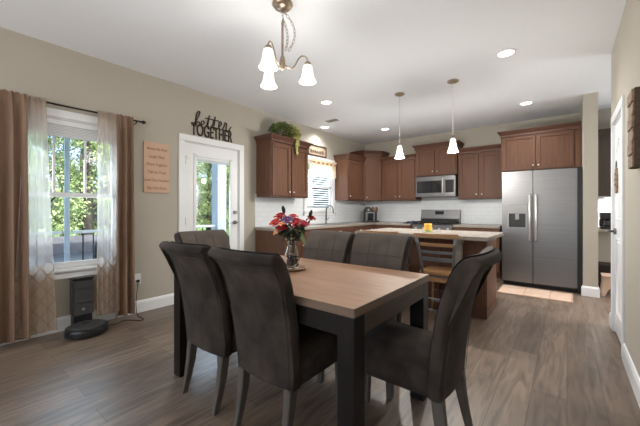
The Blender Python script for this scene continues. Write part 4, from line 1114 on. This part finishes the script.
def rose(name, label, cat, dx, dz, df, m, size, petals=14, bud=False):
    """flower whose head sits dx to the right, df back, dz up from the vase mouth"""
    size *= FS
    base = Vector((VX, VY, .77)); head = base + Rv * dx + Fv * df + Vector((0, 0, dz))
    foot = base + Vector((dx * .12, df * .12, .10)); mouth = base + (Rv * dx + Fv * df).normalized() * .016 + Vector((0, 0, .18))
    o = thing(name, label, cat, tuple(foot), 0, 'artificial flowers in the vase')
    mb = MB(); mb.tube([foot, mouth, mouth.lerp(head, .5) + Vector((0, 0, .015)), head], .0022, 6); mb.build('stem', M['leafdark'], o, world=True)
    ax = (head - mouth).normalized(); ax = (ax + Vector((0, 0, .45)) - Fv * .75).normalized()
    T_ = Matrix.Translation(head) @ ax.to_track_quat('Z', 'Y').to_matrix().to_4x4()
    rr = random.Random(hash(label) % 1000 if False else int(abs(dx * 1e4) + abs(dz * 1e3)))
    mb = MB(T_)
    if bud:
        for k in range(5):
            a = k * 2 * PI / 5
            mb.grid(lambda u, v: ((.35 + .65 * math.sin(PI * (u * .85 + .08))) * size * .55 * math.cos(a + (v - .5) * 1.6), (.35 + .65 * math.sin(PI * (u * .85 + .08))) * size * .55 * math.sin(a + (v - .5) * 1.6), u * size * 2.1), 5, 4)
    else:
        mb.lathe([(0, -size * .3), (size * .35, -size * .2), (size * .42, size * .15), (size * .2, size * .42), (0, size * .45)], n=12, cap=False)
        for k in range(petals):
            ring = k / petals; a = k * 2.4; op = .25 + .95 * ring; rad = size * (.42 + .55 * ring); hgt = size * (.85 - .25 * ring)
            def f(u, v):
                w_ = (v - .5) * (1.5 - .3 * ring) * (.55 + .45 * math.sin(PI * min(1, u + .25)))
                rr_ = size * .15 + (rad - size * .15) * (u ** .8) + (.18 * size * op if u > .8 else 0)
                z_ = -size * .35 + hgt * 1.15 * math.sin(u * PI * .58) - op * .12 * size * u * u
                return (rr_ * math.cos(a + w_), rr_ * math.sin(a + w_), z_)
            mb.grid(f, 5, 4)
    mb.build('blossom', m, o, world=True, smooth=True, fix=False)
    mb = MB()
    p = mouth.lerp(head, .55)
    for k in range(2):
        a = rr.uniform(0, 2 * PI)
        mb.leaf(p + Vector((0, 0, .012 * k)), Rv * math.cos(a) + Fv * math.sin(a) * .6 + Vector((0, 0, .35)), (0, 0, 1), .055, .028)
    mb.leaf(head - ax * size * .5, -ax + Rv * rr.uniform(-1, 1), (0, 0, 1), .04, .022)
    mb.build('leaf', M['leafdark'], o, world=True, fix=False)
    return o
rose('rose', 'crimson rose highest on the left of the bouquet', 'flower', -.083, .348, .01, M['red'], .024)
rose('rose', 'coral rose at the left edge of the bouquet', 'flower', -.110, .305, -.02, M['coral'], .024)
rose('rose', 'large crimson rose right of the bouquet centre', 'flower', .026, .305, -.03, M['red'], .029, 16)
rose('rose', 'pink rose at the right of the bouquet beside the pale leaf', 'flower', .074, .297, -.01, M['pinkp'], .023)
rose('rose', 'small red rose at the upper right of the bouquet', 'flower', .128, .335, .02, M['red'], .019)
rose('rose', 'red rose low on the left of the bouquet', 'flower', -.060, .275, -.04, M['red'], .023)
rose('rose', 'coral pink rose at the back centre of the bouquet', 'flower', .002, .345, .04, M['coral'], .020)
rose('peach_blossom', 'small peach blossom between the red roses and the mauve one', 'flower', -.055, .305, -.05, M['peach'], .016, 8)
rose('peach_blossom', 'small peach blossom at the lower left of the bouquet', 'flower', -.100, .245, -.04, M['peach'], .014, 8)
rose('mauve_blossom', 'mauve purple blossom in the middle of the bouquet', 'flower', -.028, .322, -.03, M['purple'], .024, 18)
rose('rose_bud', 'dark closed bud sticking up at the left of the bouquet', 'flower', -.058, .375, .03, M['leafdark'], .014, bud=True)
rose('rose_bud', 'dark closed bud sticking up at the right of the bouquet', 'flower', .118, .352, .02, M['leafdark'], .013, bud=True)
# foliage sprays in the vase
lf = thing('leaf_spray', 'dark green leaf spray spilling over the vase mouth', 'foliage', (VX, VY, .87), 0)
mb = MB(); rn = random.Random(21)
for _ in range(80):
    a = rn.uniform(0, 2 * PI); q = rn.random()
    p = Vector((VX, VY, .98 + .07 * q)) + (Rv * math.cos(a) + Fv * math.sin(a)) * (.018 + .05 * q)
    mb.leaf(p, Rv * math.cos(a) + Fv * math.sin(a) + Vector((0, 0, rn.uniform(-.7, .7))), (0, 0, 1), rn.uniform(.045, .07), rn.uniform(.028, .042))
mb.build('leaves', M['leafdark'], lf, world=True, fix=False)
MB().tube([(VX, VY, .87), (VX, VY + .005, .96), (VX + .01, VY, 1.04)], .0025, 6).build('stem', M['leafdark'], lf, world=True)
pale = thing('long_leaf', 'long pale green leaf drooping from the right of the bouquet', 'foliage', (VX, VY, .88))
mb = MB()
def lp(u, v):
    c_ = Vector((VX, VY, .985)) + Rv * (.02 + .095 * u) + Fv * (-.02) + Vector((0, 0, .09 * math.sin(PI * min(1, u * 1.0)) * (1 - u) * 1.6 - .05 * u * u))
    c_ = Vector((VX, VY, 0)) + Rv * (.045 + .045 * u) - Fv * .035 + Vector((0, 0, 1.045 - .115 * u))
    w_ = .016 * math.sin(PI * (.08 + .9 * u))
    return c_ + Rv * ((v - .5) * 2 * w_) + Fv * (.006 * math.cos(PI * (v - .5)))
mb.grid(lp, 10, 4); mb.build('leaf_blade', M['leafpale'], pale, world=True, fix=False, smooth=True)
MB().tube([Vector((VX, VY, .88)), Vector((VX, VY, .97)) + Rv * .01, Vector((VX, VY, 1.045)) + Rv * .045 - Fv * .034], .002, 6).build('stem', M['leafdark'], pale, world=True)

# ---------------------------------------------------------------- robot vacuum and dock
rv = thing('robot_vacuum', 'round black robot vacuum on the floor under the dining window', 'robot vacuum', (-3.535, .93, 0))
MB().lathe([(0, .012), (.150, .012), (.168, .02), (.170, .06), (.165, .078), (.150, .084), (0, .084)], n=48).build('housing', M['black'], rv, bevel=0, smooth=False)
MB().lathe([(0, .0845), (.145, .0845), (.140, .089), (.12, .092), (0, .093)], n=48).build('top_plate', M['charcoal'], rv, smooth=True)
MB().lathe([(0, .0932), (.028, .0932), (.026, .097), (0, .098)], (-.05, .0, 0), 24).build('button', M['blackmetal'], rv, smooth=True)
for s_ in (-1, 1): MB().tube([(-.01, s_ * .11 - .01, .03), (-.01, s_ * .11 + .01, .03)], .0295, 14).build('wheel', M['black'], rv)
dk = thing('charging_tower', 'tall black vacuum charging tower against the wall', 'charging dock', (-3.74, .955, 0))
mb = MB(); mb.box(-3.803, -3.69, .855, 1.025, .14, .485); mb.build('bin_housing', M['charcoal'], dk, world=True, bevel=.012)
MB().box(-3.803, -3.70, .865, 1.015, .0, .14).build('column', M['black'], dk, world=True, bevel=.004)
MB().box(-3.803, -3.685, .85, 1.03, .486, .505).build('lid', M['black'], dk, world=True, bevel=.006)
mb = MB(); mb.box(-3.689, -3.685, .865, 1.015, .26, .262); mb.box(-3.689, -3.685, .865, 1.015, .40, .403); mb.build('seam_line', M['black'], dk, world=True)
mb = MB(TR(-3.689, .94, .20) @ Matrix.Rotation(PI / 2, 4, 'Y')); mb.lathe([(0, 0), (.014, 0), (.014, .003), (0, .003)], n=16); mb.build('badge', M['toastergrey'], dk, world=True)
MB().box(-3.80, -3.66, .86, 1.05, 0, .010).build('charging_pad', M['black'], dk, world=True, bevel=.002)
cdp = [(-3.786, 1.475, .36), (-3.77, 1.46, .33), (-3.775, 1.45, .22), (-3.74, 1.43, .12), (-3.70, 1.42, .04), (-3.66, 1.42, .006), (-3.58, 1.43, .004), (-3.52, 1.42, .004), (-3.51, 1.38, .004), (-3.60, 1.33, .004), (-3.66, 1.27, .004), (-3.60, 1.20, .004), (-3.62, 1.12, .004), (-3.67, 1.083, .006)]
tag(MB().tube(cdp, .004, 6).build('power_cord', M['cord'], smooth=True), 'dark cord looping on the floor from outlet to vacuum dock', 'cord')

# floor mat in front of the refrigerator
mt = thing('floor_mat', 'tan rectangular mat on the floor in front of the refrigerator', 'mat', (-.36, 5.28, 0))
MB().box(-.42, .42, -.27, .27, .001, .009).build('mat_base', M['kraft'], mt, bevel=.002)
mb = MB()
for (a, b_, c_, d_) in ((-.40, -.12, -.25, .10), (-.10, .17, -.05, .25), (.19, .40, -.25, .18), (-.40, -.12, .13, .25), (-.10, .17, -.25, -.08)): mb.box(a, b_, c_, d_, .0093, .0108)
mb.build('printed_blocks', M['kraft2'], mt)

# ---------------------------------------------------------------- outdoors
tag(MB().box(-40, XL - .15, -22, 30, -.75, -.65).build('lawn', M['grass']), 'green lawn outside the windows', 'lawn', kind='structure')
struct(MB().box(-10.2, -6.26, -3, 14, -.65, -.60).build('yard_paving', M['siding']))
struct(MB().box(-6.25, XL - .15, -2.2, 4.25, -.65, -.06).build('porch_floor', M['deck']))
struct(MB().box(-6.35, XL - .15, -2.2, 4.25, 2.62, 2.74).build('porch_ceiling', M['railwhite']))
def post(x, y, lb, w=.07):
    o = thing('porch_post', lb, 'post', (x, y, -.06), 0, 'porch posts')
    MB().box(-w, w, -w, w, 0, 2.68).build('shaft', M['post'], o, bevel=.006)
    MB().box(-w - .02, w + .02, -w - .02, w + .02, 0, .16).build('base_block', M['post'], o, bevel=.004)
    MB().box(-w - .02, w + .02, -w - .02, w + .02, 2.55, 2.67).build('cap_block', M['post'], o, bevel=.004)
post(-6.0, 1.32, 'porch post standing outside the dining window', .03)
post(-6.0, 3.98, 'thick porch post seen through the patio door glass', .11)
def railing(y0, y1, lb):
    o = thing('porch_railing', lb, 'railing', (-6.0, (y0 + y1) / 2, -.06))
    MB().box(-6.045, -5.955, y0, y1, .80, .845).build('top_rail', M['railwhite'], o, world=True, bevel=.004)
    MB().box(-6.03, -5.97, y0, y1, .08, .12).build('bottom_rail', M['railwhite'], o, world=True)
    n = int((y1 - y0) / .135)
    for k in range(1, n): MB().tube([(-6.0, y0 + (y1 - y0) * k / n, .12), (-6.0, y0 + (y1 - y0) * k / n, .80)], .010, 6).build('baluster', M['blackmetal'], o, world=True)
railing(-.6, 1.255, 'porch railing with black balusters left of the near post')
railing(1.385, 3.86, 'porch railing with black balusters between the two posts')
# patio chair on the porch
pcg = thing('patio_chair', 'black metal patio chair with arched back on the porch', 'chair', (-5.1, 1.45, -.06), math.radians(-20))
MB().tube([(-.22, 0, .40), (-.22, 0, .62), (-.16, 0, .74), (0, 0, .79), (.16, 0, .74), (.22, 0, .62), (.22, 0, .40)], .012, 8).build('back_frame', M['blackmetal'], pcg, smooth=True)
MB().box(-.23, .23, 0, .42, .385, .405).build('seat', M['blackmetal'], pcg, bevel=.006)
for x, y in ((-.21, .01), (.21, .01), (-.21, .40), (.21, .40)): MB().tube([(x, y, 0), (x, y, .39)], .011, 8).build('leg', M['blackmetal'], pcg)
for x in (-.11, 0, .11): MB().tube([(x, 0, .40), (x, 0, .765 if x else .79)], .006, 6).build('back_bar', M['blackmetal'], pcg)
# neighbouring shed
hs = thing('garden_shed', 'pale grey sided shed beyond the porch railing', 'shed', (-8.2, 2.0, -.65))
MB().box(-9.0, -7.4, 1.2, 2.9, -.65, .35).build('wall', M['siding'], hs, world=True)
mb = MB(); mb.prism([(-9.15, .351), (-7.25, .351), (-8.2, .62)], 1.1, 3.0, axis='y'); mb.build('roof', M['roof'], hs, world=True)

def make_tree(name, n, m, H_, seed):
    rn = random.Random(seed)
    r = thing(name, 'x', 'tree', (0, 0, 0))
    mb = MB(); mb.tube([(0, 0, 0), (.05, .03, H_ * .35), (-.04, .06, H_ * .7), (.02, 0, H_ * .95)], [.16, .12, .08, .03], 8)
    for k in range(9):
        z = H_ * (.25 + .07 * k); a = k * 2.4
        mb.tube([(0, 0, z), (math.cos(a) * .5, math.sin(a) * .5, z + .4), (math.cos(a) * 1.0, math.sin(a) * 1.0, z + .7)], [.045, .03, .012], 5)
    mb.build('trunk', M['bark'], r, smooth=True)
    mb = MB()
    clus = []
    for k in range(26):
        a = rn.uniform(0, 2 * PI); z = H_ * rn.uniform(.12, 1.0); R_ = rn.uniform(.2, 1.0) * (1.1 - .6 * abs(z / H_ - .5))
        clus.append((R_ * math.cos(a), R_ * math.sin(a), z, rn.uniform(.3, .6)))
    for _ in range(n):
        c_ = rn.choice(clus); d_ = Vector((rn.gauss(0, 1), rn.gauss(0, 1), rn.gauss(0, .7))).normalized() * c_[3] * rn.random() ** .4
        p = Vector(c_[:3]) + d_
        mb.leaf(p, (rn.uniform(-1, 1), rn.uniform(-1, 1), rn.uniform(-.8, .4)), (rn.uniform(-.6, .6), rn.uniform(-.6, .6), 1), rn.uniform(.07, .14), rn.uniform(.05, .09))
    mb.build('foliage', m, r, fix=False)
    return r
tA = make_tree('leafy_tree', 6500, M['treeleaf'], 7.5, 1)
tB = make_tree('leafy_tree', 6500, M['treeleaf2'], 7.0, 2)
spots = []
for i in range(5):
    for j in range(6):
        spots.append((-11.0 - 2.9 * i + .3 * ((i * 7 + j * 3) % 3 - 1), .2 + 2.75 * j + (1.3 if i % 2 else 0), (i + j) % 2))
used = [0, 0]
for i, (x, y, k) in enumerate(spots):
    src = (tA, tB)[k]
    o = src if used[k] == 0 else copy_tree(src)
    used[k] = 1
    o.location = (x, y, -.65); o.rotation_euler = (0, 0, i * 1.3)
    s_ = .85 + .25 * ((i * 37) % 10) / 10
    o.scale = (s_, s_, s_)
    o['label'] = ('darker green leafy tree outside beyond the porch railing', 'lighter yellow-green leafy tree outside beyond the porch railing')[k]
    o['group'] = ('darker trees beyond the porch', 'lighter trees beyond the porch')[k]
